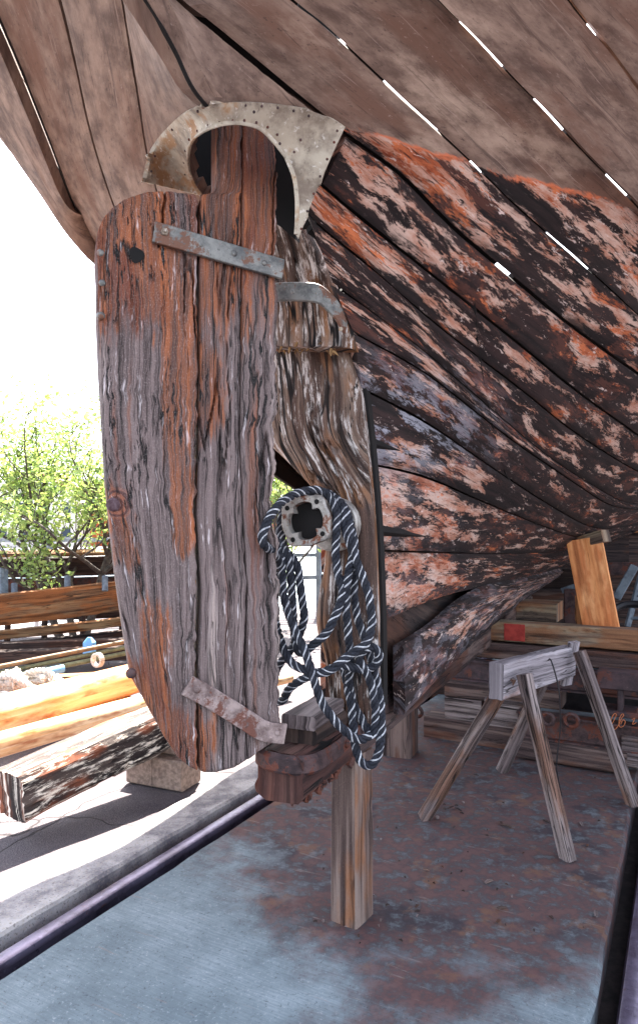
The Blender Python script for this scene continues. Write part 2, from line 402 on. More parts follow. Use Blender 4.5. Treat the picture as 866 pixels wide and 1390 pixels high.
def hull_mat(zone):
    """zone 'top' = bare grey-brown counter planking, 'paint' = flaking antifouling; the waterline boundary is the attribute wl (>0 below it), bl = pale blue-grey undercoat"""
    g = NG('hull_planking_'+zone, .8, spec=.3); uv = g.uvw(); w = g.warp(uv, 3, .05)
    g1 = g.noise(g.vm(w, (2, 30, 1)), 1, 6, .6); g2 = g.noise(g.vm(uv, (60, 90, 1)), 1, 4, .7)
    big = g.noise(g.vm(uv, (1.6, 4, 1)), 1, 5, .6); med = g.noise(g.vm(uv, (8, 12, 1), (4, 1, 1)), 1, 6, .65)
    fade = g.noise(g.vm(uv, (1.0, 1.8, 1), (8, 3, 3)), 1, 3)
    top = g.mix(g.rng(med, .3, .68), C(88, 68, 60), C(140, 116, 103))
    top = g.mix(g.rng(big, .5, .68), top, C(108, 80, 68))
    top = g.mix(g.rng(g.math('ADD', fade, g.math('MULTIPLY', med, .25)), .72, .86), top, C(172, 148, 132))
    top = g.mix(g.rng(g1, .42, .25, 0.0, .7), top, C(56, 42, 40))
    tg = g.noise(g.vm(w, (3, 130, 1), (2, 2, 6)), 1, 4, .7); top = g.mix(g.rng(tg, .4, .28, 0, .7), top, C(48, 36, 34)); top = g.mix(g.rng(tg, .6, .72, 0, .5), top, C(170, 146, 136))
    tp = g.noise(g.vm(uv, (45, 70, 1), (2, 5, 6)), 1, 5, .75); top = g.mix(g.rng(tp, .6, .72, 0, .4), top, C(176, 156, 146)); top = g.mix(g.rng(tp, .42, .32, 0, .6), top, C(58, 44, 42))
    top = g.mix(g.rng(g.noise(g.vm(uv, (5, 10, 1), (1, 9, 2)), 1, 5, .7), .62, .72, 0, .7), top, C(70, 52, 50))
    # paint zone
    wp = g.warp(uv, 5, .07); wf = g.warp(uv, 18, .03)
    n1 = g.noise(g.vm(wp, (2.6, 10, 1), (2, 2, 2)), 1, 10, .72)
    n2 = g.noise(g.vm(wp, (2.2, 6, 1), (7, 4, 2)), 1, 10, .74)
    n3 = g.noise(g.vm(wf, (6, 15, 1), (1, 8, 5)), 1, 9, .72)
    n4 = g.noise(g.vm(w, (7, 90, 1), (1, 1, 5)), 1, 6, .75)
    nf = g.noise(g.vm(wf, (34, 80, 1), (3, 1, 5)), 1, 5, .75)
    bl = g.attr('bl'); kp = g.attr('keepp'); ac = g.attr('ac')
    edge = g.rng(g.math('ABSOLUTE', g.math('SUBTRACT', ac, .45)), .22, .5)
    pt = g.mix(g.rng(g1, .3, .68), C(16, 10, 11), C(52, 36, 35))
    pt = g.mix(g.rng(g.math('ADD', n2, g.math('MULTIPLY', nf, .12)), .58, .63, 0, .8), pt, C(84, 50, 42))
    pt = g.mix(g.rng(nf, .6, .72, 0, .6), pt, C(92, 76, 74))
    base = g.math('ADD', g.math('MULTIPLY', n1, .8), g.math('ADD', g.math('MULTIPLY', nf, .13), g.math('MULTIPLY', n4, .1)))
    thr = g.math('ADD', g.math('MULTIPLY_ADD', kp, -.095, .582), g.math('MULTIPLY', edge, .06))
    def over(v, th, w_): 
        e = g.n('ShaderNodeMapRange'); g.set(e.inputs[0], v); g.set(e.inputs[1], th); g.set(e.inputs[2], g.math('ADD', th, w_)); return e.outputs[0]
    pink = g.mix(g.rng(n3, .38, .6), C(172, 116, 94), C(200, 168, 154)); pink = g.mix(g.rng(nf, .42, .3, 0, .7), pink, C(92, 58, 50))
    pkm = over(base, thr, .022)
    pt = g.mix(g.math('MULTIPLY', pkm, .93), pt, pink)
    orange = g.mix(g.rng(n3, .35, .6), C(128, 58, 34), C(198, 112, 72)); orange = g.mix(g.rng(nf, .45, .33, 0, .7), orange, C(70, 36, 28))
    om = g.math('MULTIPLY', over(g.math('ADD', g.math('MULTIPLY', n2, .85), g.math('MULTIPLY', nf, .13)), g.math('MULTIPLY_ADD', kp, -.06, .585), .02), g.rng(bl, .6, .1, .0, 1.0))
    pt = g.mix(g.math('MULTIPLY', om, g.rng(base, .49, .52)), pt, orange)
    blue = g.mix(g.rng(n3, .4, .6), C(110, 108, 124), C(170, 170, 182))
    bm = g.math('MULTIPLY', over(g.math('ADD', g.math('MULTIPLY', n3, .5), g.math('MULTIPLY', n2, .5)), .5, .025), g.rng(bl, .1, .9))
    pt = g.mix(g.math('MULTIPLY', bm, .85), pt, blue)
    pt = g.mix(g.math('MULTIPLY', g.rng(n4, .55, .6), .8), pt, C(30, 20, 21))
    pt = g.mix(g.math('MULTIPLY', g.rng(g.noise(g.vm(wf, (9, 24, 1), (5, 1, 9)), 1, 8, .75), .6, .64), g.rng(kp, .1, .8, .3, 1.0)), pt, C(210, 186, 178))
    pt = g.mix(g.math('MULTIPLY', edge, g.rng(n2, .42, .5, .9, .3)), pt, C(20, 13, 14))
    wl = g.math('ADD', g.attr('wl'), g.math('MULTIPLY', g.math('SUBTRACT', n1, .5), .45))
    col = g.mix(g.rng(wl, -.012, .012), top, pt)
    # ochre scum line at the boundary
    col = g.mix(g.math('MULTIPLY', g.rng(g.math('ABSOLUTE', wl), .0, .05, 1.0, .0), g.rng(n2, .45, .52)), col, C(200, 110, 76))
    h = g.math('ADD', g.math('MULTIPLY', g1, .5), g.math('ADD', g.math('MULTIPLY', g2, .35), g.math('MULTIPLY', g.math('ADD', pkm, nf), g.rng(wl, 0, .02, 0, .7))))
    g.bump(h, .0025, .9)
    return g.out(col, g.rng(big, .3, .7, .7, .95))
def metal_sheet():
    g = NG('aged_sheet_metal', .75, .05, .3); uv = g.uvw(); ob = g.obj()
    n = g.noise(ob, 9, 7, .65); m = g.noise(ob, 45, 5, .7)
    col = g.mix(g.rng(n, .35, .6), C(116, 102, 90), C(172, 160, 144))
    col = g.mix(g.rng(g.noise(ob, 5, 5, .7), .52, .62), col, C(150, 116, 86))
    col = g.mix(g.rng(m, .58, .66, 0, .6), col, C(214, 206, 198)); col = g.mix(g.rng(m, .4, .32, 0, .6), col, C(84, 70, 62))
    g.bump(g.math('ADD', n, g.math('MULTIPLY', m, .4)), .003, .6); return g.out(col)
def metal(name, a, b, rust, rust_amt=.5, rough=.55, met=.6, sc=14):
    g = NG(name, rough, met, .4); ob = g.obj(); n = g.noise(ob, sc, 7, .7); m = g.noise(ob, sc*5, 4, .7)
    col = g.mix(g.rng(n, .35, .62), a, b)
    col = g.mix(g.rng(g.math('ADD', g.noise(ob, sc*.7, 6, .75), g.math('MULTIPLY', m, .15)), .7-.2*rust_amt, .76-.2*rust_amt), col, rust)
    col = g.mix(g.rng(m, .6, .7, 0, .5), col, tuple(min(1, x*1.8) for x in b[:3])+(1,))
    col = g.mix(g.rng(m, .4, .3, 0, .6), col, tuple(x*.4 for x in a[:3])+(1,))
    g.bump(g.math('ADD', n, m), .0025, .7); return g.out(col)
def plain(name, a, b=None, sc=8, rough=.8, bump=.002, metal_=0, spec=.3):
    g = NG(name, rough, metal_, spec); ob = g.obj(); n = g.noise(ob, sc, 6, .65)
    col = g.mix(g.rng(n, .35, .65), a, b if b else tuple(x*.7 for x in a[:3])+(1,))
    if bump: g.bump(n, bump, .6)
    return g.out(col)
def concrete_slab():
    g = NG('slip_concrete', .9, spec=.25); ob = g.obj()
    n = g.noise(ob, 2.2, 7, .65); f = g.noise(ob, 90, 4, .7); md = g.noise(ob, 14, 6, .7)
    # broom marks run across the slip
    mp = g.n('ShaderNodeMapping'); g.set(mp.inputs[0], ob); mp.inputs['Rotation'].default_value = (0, 0, math.radians(28))
    br = g.noise(g.vm(g.warp(mp.outputs[0], 3, .02), (6, 130, 1)), 1, 3, .6)
    col = g.mix(g.rng(n, .35, .65), C(92, 102, 108), C(122, 132, 138))
    col = g.mix(g.rng(br, .4, .6, 0, .35), col, C(80, 90, 98))
    col = g.mix(g.rng(f, .58, .68, 0, .5), col, C(150, 156, 160)); col = g.mix(g.rng(f, .42, .33, 0, .6), col, C(54, 58, 64))
    # antifouling dust and rust, broken-edged areas
    st = None
    for c, a, b in (((.8, 3.5, 0), 1.1, 1.5), ((.45, 2.8, 0), .4, .8), ((1.2, 4.6, 0), .9, 1.5), ((.3, 2.75, 0), .1, .55), ((.35, 2.2, 0), .05, .5), ((.55, 3.0, 0), .3, .7), ((1.35, 3.05, 0), .05, .3), ((-.2, 3.3, 0), .0, .35)):
        x = ball(g, ob, c, a, b, n, 1.1); st = x if st is None else g.math('MAXIMUM', st, x)
    st = g.math('MULTIPLY', st, g.rng(md, .3, .55, .55, 1.0))
    sc = g.mix(g.rng(md, .4, .6), C(52, 36, 38), C(84, 58, 56)); sc = g.mix(g.rng(n, .5, .62), sc, C(44, 34, 40))
    sc = g.mix(g.rng(g.noise(ob, 5, 6, .7), .55, .65, 0, .7), sc, C(98, 66, 48))
    col = g.mix(g.math('MULTIPLY', st, .96), col, sc)
    ln = g.noise(g.vm(mp.outputs[0], (3, 28, 1), (4, 4, 0)), 1, 6, .7)
    col = g.mix(g.math('MULTIPLY', g.rng(ln, .62, .68), .55), col, C(118, 108, 106))
    cr = g.noise(g.warp(ob, 4, .25), .9, 2, .5)
    crk = g.rng(g.math('ABSOLUTE', g.math('SUBTRACT', cr, .5)), .0008, .0025, 1.0, 0.0)
    col = g.mix(g.math('MULTIPLY', crk, .0), col, C(46, 42, 46))
    g.bump(g.math('ADD', g.math('MULTIPLY', f, .4), g.math('ADD', g.math('MULTIPLY', br, .5), md)), .003, .8)
    return g.out(col)
def asphalt_mat():
    g = NG('asphalt', .9, spec=.25); ob = g.obj(); n = g.noise(ob, 2, 5, .6); f = g.noise(ob, 120, 3, .7)
    v = g.voro(ob, 150); col = g.mix(g.rng(n, .35, .65), C(70, 64, 70), C(92, 86, 90))
    col = g.mix(g.rng(v.outputs['Distance'], .2, .6, .6, 0), col, C(116, 108, 110)); col = g.mix(g.rng(f, .6, .7, 0, .6), col, C(170, 160, 156))
    e = g.voro(g.warp(ob, 3, .25), 1.1, 'DISTANCE_TO_EDGE'); cr = g.rng(e.outputs['Distance'], .002, .008, 1.0, 0.0)
    col = g.mix(g.math('MULTIPLY', cr, .8), col, C(30, 26, 28))
    g.bump(g.math('SUBTRACT', g.math('ADD', f, v.outputs['Distance']), cr), .004, .8); return g.out(col)
def kerb_mat():
    g = NG('kerb_concrete', .9, spec=.25); ob = g.obj(); n = g.noise(ob, 5, 7, .7); f = g.noise(ob, 100, 3, .7); v = g.voro(ob, 70)
    col = g.mix(g.rng(n, .35, .62), C(104, 100, 106), C(160, 156, 156))
    col = g.mix(g.rng(v.outputs['Distance'], .2, .5, .5, 0), col, C(150, 140, 134)); col = g.mix(g.rng(f, .42, .34, 0, .7), col, C(62, 58, 60))
    g.bump(g.math('ADD', f, n), .004, .8); return g.out(col)
M = {}
M['rudder'] = rudder_mat(); M['hull'] = hull_mat('planks'); M['sheet'] = metal_sheet()
M['strap'] = metal('weathered_bronze', C(80, 80, 80), C(128, 126, 122), C(104, 72, 58), .5, .5, .5)
M['strap_pink'] = metal('weathered_iron_strap', C(96, 78, 76), C(160, 142, 138), C(104, 66, 56), .5, .65, .3)
M['rust'] = metal('rusted_iron', C(48, 36, 38), C(84, 64, 64), C(96, 52, 40), .6, .7, .3)
M['cast'] = metal('cast_bearing', C(116, 110, 106), C(174, 168, 162), C(110, 68, 50), .4, .5, .5)
M['post'] = wood('sternpost_wood', C(26, 18, 17), C(82, 62, 54), C(124, 104, 92), C(140, 92, 56), .4, 1.0, 46, C(206, 198, 194), .95, pits=1.0, bump=.004)
M['heel'] = wood('heel_wood', C(34, 20, 20), C(72, 46, 42), C(104, 74, 66), C(104, 56, 40), .5, 1.0, 30, None, 0, pits=.5)
M['grey'] = wood('weathered_grey_timber', C(52, 43, 43), C(104, 91, 91), C(142, 128, 126), C(116, 80, 62), .3, .9, 60, cscale=18)
M['prop'] = wood('support_post_wood', C(56, 42, 40), C(100, 82, 76), C(130, 112, 104), C(136, 88, 58), .3, .5, 50, pits=.2)
M['purple'] = wood('purple_timber', C(34, 25, 27), C(78, 62, 60), C(112, 94, 88), C(96, 60, 46), .3, .7, 34)  # dark purplish-brown timber
M['olive'] = wood('old_beam_wood', C(58, 48, 44), C(116, 98, 86), C(150, 134, 112), C(140, 92, 62), .5, .7, 30)
M['pine'] = wood('fresh_pine', C(186, 112, 62), C(216, 146, 92), C(236, 176, 122), C(196, 110, 60), .4, .12, 22, pits=0, bump=.0008, rough=.6)
M['white_wood'] = wood('pale_horse_wood', C(84, 78, 82), C(138, 129, 134), C(168, 160, 165), C(150, 110, 96), .1, .8, 64, cscale=20, pits=.4)
M['spar'] = wood('varnished_spar', C(214, 150, 92), C(236, 192, 136), C(246, 222, 184), C(190, 104, 50), .35, .2, 10, pits=.1, rough=.4, bump=.001, spec=.4)
M['log'] = wood('flaking_log', C(20, 16, 18), C(50, 42, 42), C(88, 76, 72), C(150, 84, 56), .35, 1.0, 16, C(230, 220, 208), 2.1, pits=.3, bump=.006)
M['brownwood'] = wood('brown_old_planks', C(64, 46, 36), C(128, 96, 70), C(160, 128, 94), C(150, 92, 52), .6, .8, 26)
M['darkwood'] = wood('dark_planks', C(22, 17, 18), C(52, 40, 38), C(76, 60, 54), C(80, 50, 38), .35, .7, 30)  # very dark brown planks
M['dark'] = plain('dark_gap_filler', C(20, 15, 15), C(12, 9, 9), 12)  # near-black, so gaps between the planks read as shade
M['concrete'] = concrete_slab(); M['asphalt'] = asphalt_mat(); M['kerb'] = kerb_mat()
M['block'] = plain('concrete_block', C(150, 130, 118), C(112, 96, 88), 40, .95, .004)
M['ditch'] = plain('rail_trench_dirt', C(40, 34, 34), C(22, 18, 20), 20, .95, .01)
M['railsteel'] = metal('rail_steel', C(70, 62, 78), C(104, 96, 116), C(90, 56, 50), .25, .4, .5, 6)
M['redpaint'] = plain('red_paint', C(168, 62, 54), C(140, 48, 42), 20)
M['steelpurple'] = metal('painted_steel_beam', C(44, 34, 38), C(74, 56, 60), C(88, 50, 42), .5, .7, .1, 8)
M['bluegrey'] = plain('blue_grey_paint', C(104, 114, 124), C(70, 76, 86), 12, .6)
M['blueplastic'] = plain('pale_blue_plastic', C(120, 170, 210), C(100, 150, 196), 6, .4, 0)
M['whiterope'] = plain('white_mooring_rope', C(196, 190, 182), C(150, 142, 136), 60, .9, .004)
M['bamboo'] = plain('thin_pole_wood', C(140, 108, 78), C(100, 84, 60), 14, .6, .002)
M['greenpole'] = plain('green_pole', C(120, 124, 96), C(90, 94, 72), 14, .6, .002)
M['blacksteel'] = plain('black_iron', C(34, 30, 34), C(22, 20, 24), 20, .5, .002)
M['navyrope'] = plain('navy_rope', C(38, 40, 50), C(18, 19, 26), 160, .75, .0012)
M['tracer'] = plain('white_tracer', C(196, 196, 200), C(120, 120, 128), 60, .8, 0)
M['void'] = plain('cavity_shade', C(16, 12, 12), C(10, 8, 8), 10)  # near-black colour standing in for the shade inside openings
# ---------------------------------------------------------------- ground
def sheet(name, pts, z, mat, kind='structure'):
    V = np.array([[p[0], p[1], z] for p in pts]); o = mesh(name, V, [tuple(range(len(V)))], mat, smooth=False); return tag(o, kind=kind)
def strip(name, w0, w1, s0, s1, z, mat, th=0, b=.0):
    if not th: return sheet(name, [slip(s0, w0, 0), slip(s0, w1, 0), slip(s1, w1, 0), slip(s1, w0, 0)], z, mat)
    P = np.stack([slip(s, (w0+w1)/2, z-th/2) for s in np.linspace(s0, s1, 160)])
    pr = rect(abs(w1-w0), th, b, 12)
    V, F, U = sweep(P, pr)
    V = V + (fbm(V[:, 0]*9, V[:, 1]*9, 3, 3)*.004)[:, None]*np.array([0, 0, 1]) + (fbm(V[:, 0]*14, V[:, 1]*14, 7, 3)*.012)[:, None]*RS*(np.abs(V[:, 2]-z) < .03)[:, None]
    o = mesh(name, V, F, mat, None, U); return tag(o, kind='structure')
gm = plain('far_ground', C(120, 112, 108), C(90, 84, 82), 3, .95, .004)
BIG = 1500
def ground_sheet():
    # one sheet; the slip trench between the outer kerbs lies 12 cm lower
    ws = [-BIG, -2.24, -2.235, .015, .02, BIG]; zs = [-.004, -.004, -.13, -.13, -.004, -.004]
    V = []; F = []
    ss = [-BIG, -40, 60, BIG]
    for s in ss:
        for w, z in zip(ws, zs): V.append(slip(s, w, z))
    for i in range(3):
        for j in range(5): F.append((i*6+j, i*6+j+1, (i+1)*6+j+1, (i+1)*6+j))
    return tag(mesh('ground', V, F, M['ditch'], smooth=False), kind='structure')
ground_sheet()
strip('asphalt_yard', -9, -2.46, -6, 11, 0.0, M['asphalt'])
strip('asphalt_yard', .3, 14, -6, 11, 0.0, M['asphalt'])
strip('kerb', -2.46, -2.215, -5, 12, .012, M['kerb'], .13, .012)
strip('kerb', 0.0, .3, -5, 12, .012, M['kerb'], .13, .012)
strip('slipway_slab', -2.012, -.255, -5, 12, .006, M['concrete'], .13, .014)
strip('quay_yard', -60, -9, -8, 11, .002, M['kerb']); 
strip('far_yard', 14, 60, -8, 11, .002, M['asphalt'])
def railobj(w, label):
    pr = np.array([(-.032, .0), (-.03, .012), (-.02, .017), (.02, .017), (.03, .012), (.032, 0), (.028, -.016), (.009, -.024), (.009, -.085), (.05, -.1), (.05, -.11), (-.05, -.11), (-.05, -.1), (-.009, -.085), (-.009, -.024), (-.028, -.016)])
    P = np.stack([slip(s, w, -.012) for s in np.linspace(-5, 12, 60)])
    V, F, U = sweep(P, pr); o = mesh('slipway_rail', V, F, M['railsteel'], None, U)
    tag(o, label, 'rail', 'rails of the slipway')
railobj(-2.108, 'dark steel slipway rail in the trench left of the pale concrete slab')
railobj(-.15, 'dark steel slipway rail in the trench right of the concrete slab, at the right edge')
# ---------------------------------------------------------------- the wooden boat
ab = [-1.6, -.8, -.3, .3, 1, 2, 3, 4, 5, 7, 9]
def ip(a, xs, ys): return np.interp(a, xs, ys)
def smip(a, xs, ys):   # smoothed table lookup
    return (ip(a-.25, xs, ys)+ip(a-.12, xs, ys)+ip(a, xs, ys)*2+ip(a+.12, xs, ys)+ip(a+.25, xs, ys))/6
def zb_(a): return smip(a, ab, [3.75, 3.22, 2.95, 2.6, 2.2, 1.83, 1.62, 1.52, 1.47, 1.5, 1.9])
def zt_(a): return smip(a, [-1.6, -.8, -.3, 0, .5, 1, 2, 3, 4, 6, 9], [3.15, 2.70, 2.38, 2.08, 1.7, 1.4, 1.12, .98, .94, 1.0, 1.5])
def Bf(a, z):
    a = np.asarray(a, float); z = np.asarray(z, float)
    w = np.interp(a, [-.5, 0, .6, 2, 4], [.03, .07, .15, .17, .15]); fin = np.interp(a, [-.5, -.2, -.08, 3, 6], [-.02, -.015, .085, .11, .15])
    zt, zb = zt_(a), zb_(a)
    s = lambda u: w*np.logaddexp(0, u/w)
    tt = s(z-zt)/np.maximum(s(zb-zt), .05); q = 1.25; v = tt**q
    v = np.where(v > 1, 1+1.0*(1-np.exp(-(v-1)/1.0)), v)
    return fin + (1-fin)*v
YS = np.concatenate([np.linspace(.7, 6, 700), np.linspace(6.01, 16, 500)])
def on_hull(px, py, side=1, lift=0.0):
    d = ray(px, py); P = np.array([0, 0, CAMH]) + d*YS[:, None]; q = P-P0; q[:, 2] = P[:, 2]
    a = q[:, 0]*D[0]+q[:, 1]*D[1]; vs = q[:, 0]*R[0]+q[:, 1]*R[1]; v = np.abs(vs)
    f = v - Bf(a, P[:, 2])
    if side < 0: f = np.where((vs < -.02) & (a > -1.9), np.maximum(f, -1), 9.0)
    ok = np.where((f[1:] <= 0) & (f[:-1] > 0) & (f[:-1] < 8))[0]
    if len(ok): i = ok[0]; t = f[i]/(f[i]-f[i+1]); Y = YS[i]+t*(YS[i+1]-YS[i])
    else:
        if side < 0: return None
        Y = YS[np.argmin(np.abs(f)+(a > 7.5)*9)]
    return np.array([0, 0, CAMH]) + d*Y
def centre_pt(px, py): return on_plane(px, py, P0, R)
BOAT = empty('wooden_boat', P0)
BOAT['_o'] = [float(x) for x in P0]
tag(BOAT, 'large old wooden boat with flaking orange paint, its weathered rudder facing us', 'boat')
NS = 70
def seam3(px_pts, side=1, ext=True, hull_ext=7.3):
    """traced seam -> 3D polyline on the hull, continued forward along its buttock"""
    p = sm(px_pts, step=9)
    P = [on_hull(x, y, side) for x, y in p]
    for i in range(len(P)):
        # keep the depth running on smoothly where a line of sight grazes past the bilge
        if side < 0 and i > 12:
            r = (P[i-1][1]-P[i-9][1])/8
            if P[i] is None or abs(P[i][1]-P[i-1][1]) > .16: P[i] = at(p[i][0], p[i][1], P[i-1][1]+r)
        elif P[i] is None: P[i] = at(p[i][0], p[i][1], 2.0)
    if ext:
        e = P[-1]; q = e-P0; a0 = q[:2]@D[:2]; v0 = abs(q[:2]@R[:2]); z0 = e[2]; k = z0-zb_(a0)
        if side < 0: v0 = min(v0, 1.82)
        zz = np.linspace(.6, 3.6, 400); dz0 = z0-float(np.interp(v0, Bf(a0, zz), zz))
        for a in np.arange(a0+.12, hull_ext, .12):
            t = (a-a0)/(hull_ext-a0)
            vt = v0*(1-.55*t**2.2) if (side < 0 or v0 < .45) else min(1.9, v0*(1+.55*math.sin(math.pi*min(1, t*1.05))*(1-.3*t)))
            z = float(np.interp(vt, Bf(a, zz), zz))+dz0*(1-t)
            P.append(boat(a, side*vt, z))
    P = np.array(P)
    # smooth in 3D
    for _ in range(6): P[1:-1] = (P[:-2]+2*P[1:-1]+P[2:])/4
    return P
sb = {}
sb['S4'] = [(640, -210), (705, -100), (770, 0), (820, 60), (866, 122), (930, 205)]
sb['S5x'] = [(800, -210), (880, -100), (960, 0), (1040, 80)]
sb['S3'] = [(420, -200), (505, -100), (595, 0), (650, 55), (695, 105), (745, 155), (780, 195), (840, 255), (880, 297), (930, 350)]
sb['S2'] = [(210, -180), (300, -95), (395, 0), (430, 25), (480, 72), (541, 130), (612, 195), (655, 235), (700, 280), (760, 332), (812, 378), (866, 428), (910, 466)]
sb['S1'] = [(90, -150), (160, -75), (245, 0), (330, 70), (440, 160), (469, 183), (543, 237), (615, 309), (688, 371), (775, 443), (866, 508), (900, 532)]
sb['S5'] = [(398, 215), (441, 257), (523, 324), (590, 377), (698, 463), (780, 530), (866, 592), (890, 610)]
sb['S6'] = [(418, 290), (430, 305), (487, 350), (595, 443), (708, 530), (780, 588), (866, 642), (880, 650)]
sb['S7'] = [(452, 386), (538, 448), (590, 489), (667, 556), (750, 625), (835, 678), (850, 686)]
sb['S8'] = [(480, 451), (574, 504), (641, 556), (708, 607), (780, 656), (830, 690)]
sb['S9'] = [(491, 527), (574, 571), (657, 628), (729, 676), (790, 712), (812, 722)]
sb['S10'] = [(503, 630), (574, 646), (652, 680), (729, 712), (770, 727), (795, 733)]
sb['S11'] = [(507, 747), (600, 751), (690, 753), (760, 750), (785, 748)]
sb['S12'] = [(509, 849), (540, 836), (596, 812), (653, 798), (720, 786), (775, 768)]
Q = {k: seam3(v) for k, v in sb.items()}
cline = [centre_pt(x, y) for x, y in sm([(75, -200), (135, -100), (198, 0), (235, 65), (267, 127), (330, 190), (385, 250)], n=30)]
cline = np.array(cline)
Q['C'] = cline
HOLE = sm([(272, 263), (262, 250), (256, 225), (258, 195), (275, 178), (300, 167), (330, 166), (365, 185), (385, 210), (400, 240), (403, 285), (405, 322), (385, 330), (340, 300)], step=6).tolist()
def wl_attr(P):
    x, y = to_px(P)
    b = np.interp(x, [380, 468, 545, 620, 700, 790, 866, 1000], [150, 176, 196, 217, 240, 262, 292, 360])
    near = (P[..., 1] > 0.5)
    return np.clip((y-b)/100.0, -2, 2)
def bl_attr(P):
    x, y = to_px(P)
    return np.clip(np.clip((y-430)/130, 0, 1)*np.clip((760-x)/200, 0, 1)*np.interp(y, [600, 660], [1, .35])*.75, 0, 1)
def keep_attr(P):
    """how much of the paint is left: most near the waterline and low by the stern post, least in the sooty middle"""
    x, y = to_px(P); b = np.interp(x, [380, 468, 545, 620, 700, 790, 866, 1000], [150, 176, 196, 217, 240, 262, 292, 360])
    k = np.interp(y-b, [0, 80, 200, 330, 450], [1.05, .98, .68, .42, .34]); low = np.clip((y-560)/80, 0, 1)*np.clip((700-x)/120, 0, 1)
    return np.clip(np.maximum(k, low*1.15), 0, 1.15)
PLF = []
def plank(qa, qb, na, nv=10, th=.045, gap=.005, drop_hole=False, name='hull_plank', label=None, gapb=None, amp=.0012, port=False, out=None, lift=0.0, wlforce=None, smoothp=False):
    A = lin(qa, na); B_ = lin(qb, na)
    w = np.linalg.norm(B_-A, axis=1)[:, None]
    g1 = gap; g2 = gap if gapb is None else gapb
    jit = (fbm(np.arange(na)*.35, np.zeros(na)+len(bpy.data.objects)*1.37, 0, 3)*.003)[:, None]
    dirv = (B_-A)/np.maximum(w, 1e-6)
    A2 = A + dirv*np.minimum(g1+np.abs(jit), w*.3); B2 = B_ - dirv*np.minimum(g2+np.abs(jit[::-1]), w*.3)
    t = np.linspace(0, 1, nv)[None, :, None]
    F = A2[:, None, :]*(1-t) + B2[:, None, :]*t
    drop = None
    if drop_hole:
        cen = (F[1:, 1:]+F[:-1, 1:]+F[1:, :-1]+F[:-1, :-1])/4; x, y = to_px(cen); drop = inpoly(x, y, HOLE)
    PLF.append(F)
    sd = rnd.uniform(0, 90)
    wl = wl_attr(F) if not port else np.full(F.shape[:2], -1.5)
    if wlforce is not None: wl[:] = wlforce
    o = slab(name, F, th, M['hull'], BOAT, out=out, disp=lambda u, v: woodh(u, v, amp, sd, .8)+(.0006 if smoothp else .003)*fbm(u*3, v*3, sd, 2)+lift,
             drop=drop, attrs={'wl': wl, 'bl': bl_attr(F) if not port else np.zeros(F.shape[:2]), 'ac': np.repeat(np.linspace(0, 1, nv)[None, :], na, 0), 'keepp': keep_attr(F)}, edge=.004)
    if label: o['label'] = label
    return o
U_ = np.array([0, 0, -5.])
under = np.array([0.6, 0, -3.0])
plank(Q['S5x'], Q['S4'], 130, out=under, gap=.009)
plank(Q['S4'], Q['S3'], 150, out=under, gap=.007, gapb=.003)
plank(Q['S3'], Q['S2'], 190, out=under, gap=.003)
plank(Q['S2'], Q['S1'], 190, out=under, gap=.0035, gapb=.008)
k1 = int(np.argmin([np.linalg.norm(p-on_hull(455, 172)) for p in Q['S1']]))
plank(Q['C'], Q['S1'][:k1+2], 110, 26, out=under, gap=.007, gapb=.008, drop_hole=True)
k2 = int(np.argmin([np.linalg.norm(p-on_hull(473, 186)) for p in Q['S1']])); k5 = int(np.argmin([np.linalg.norm(p-on_hull(440, 256)) for p in Q['S5']]))
plank(Q['S1'][k2:], Q['S5'][k5:], 190, 12, out=under, gap=.006, drop_hole=True)
names = ['S5', 'S6', 'S7', 'S8', 'S9', 'S10', 'S11', 'S12']
for a, b in zip(names[:-1], names[1:]):
    plank(Q[a], Q[b], 200, 12, out=under, gap=.0045, amp=.0016, wlforce=1.5)
# sprung garboard plank: stands off the hull at its aft end
G1 = sm([(526, 876), (540, 868), (578, 846), (612, 819), (653, 800), (700, 789), (762, 775)], step=6)
G2 = sm([(527, 968), (545, 950), (578, 921), (620, 882), (664, 846), (705, 815), (764, 778)], step=6)
ga = lin(np.array([on_hull(x, y) for x, y in G1]), 90); gb = lin(np.array([on_hull(x, y) for x, y in G2]), 90)
off = (np.linspace(1, 0, 90)**1.5)[:, None]*R*.06 + R*.012
nv = 20; t = np.linspace(0, 1, nv)[None, :, None]
GF = (ga+off)[:, None, :]*(1-t)+(gb+off)[:, None, :]*t
for _ in range(8): GF[1:-1] = (GF[:-2]+2*GF[1:-1]+GF[2:])/4
GF[0] += (D*.012*fbm(np.linspace(0, 9, nv), 0*np.linspace(0, 9, nv), 3, 3)[:, None])
gar = slab('garboard_plank', GF, .05, M['hull'], BOAT, disp=lambda u, v: woodh(u, v, .0035, 44, 1.2)+.008*fbm(u*4, v*6, 3, 3), attrs={'wl': np.full(GF.shape[:2], 1.5), 'bl': np.full(GF.shape[:2], .35), 'ac': np.repeat(np.linspace(0, 1, nv)[None, :], 90, 0), 'keepp': np.full(GF.shape[:2], .6)}, edge=.008)
gar['label'] = 'sprung bottom plank with worn splintered upper edge'
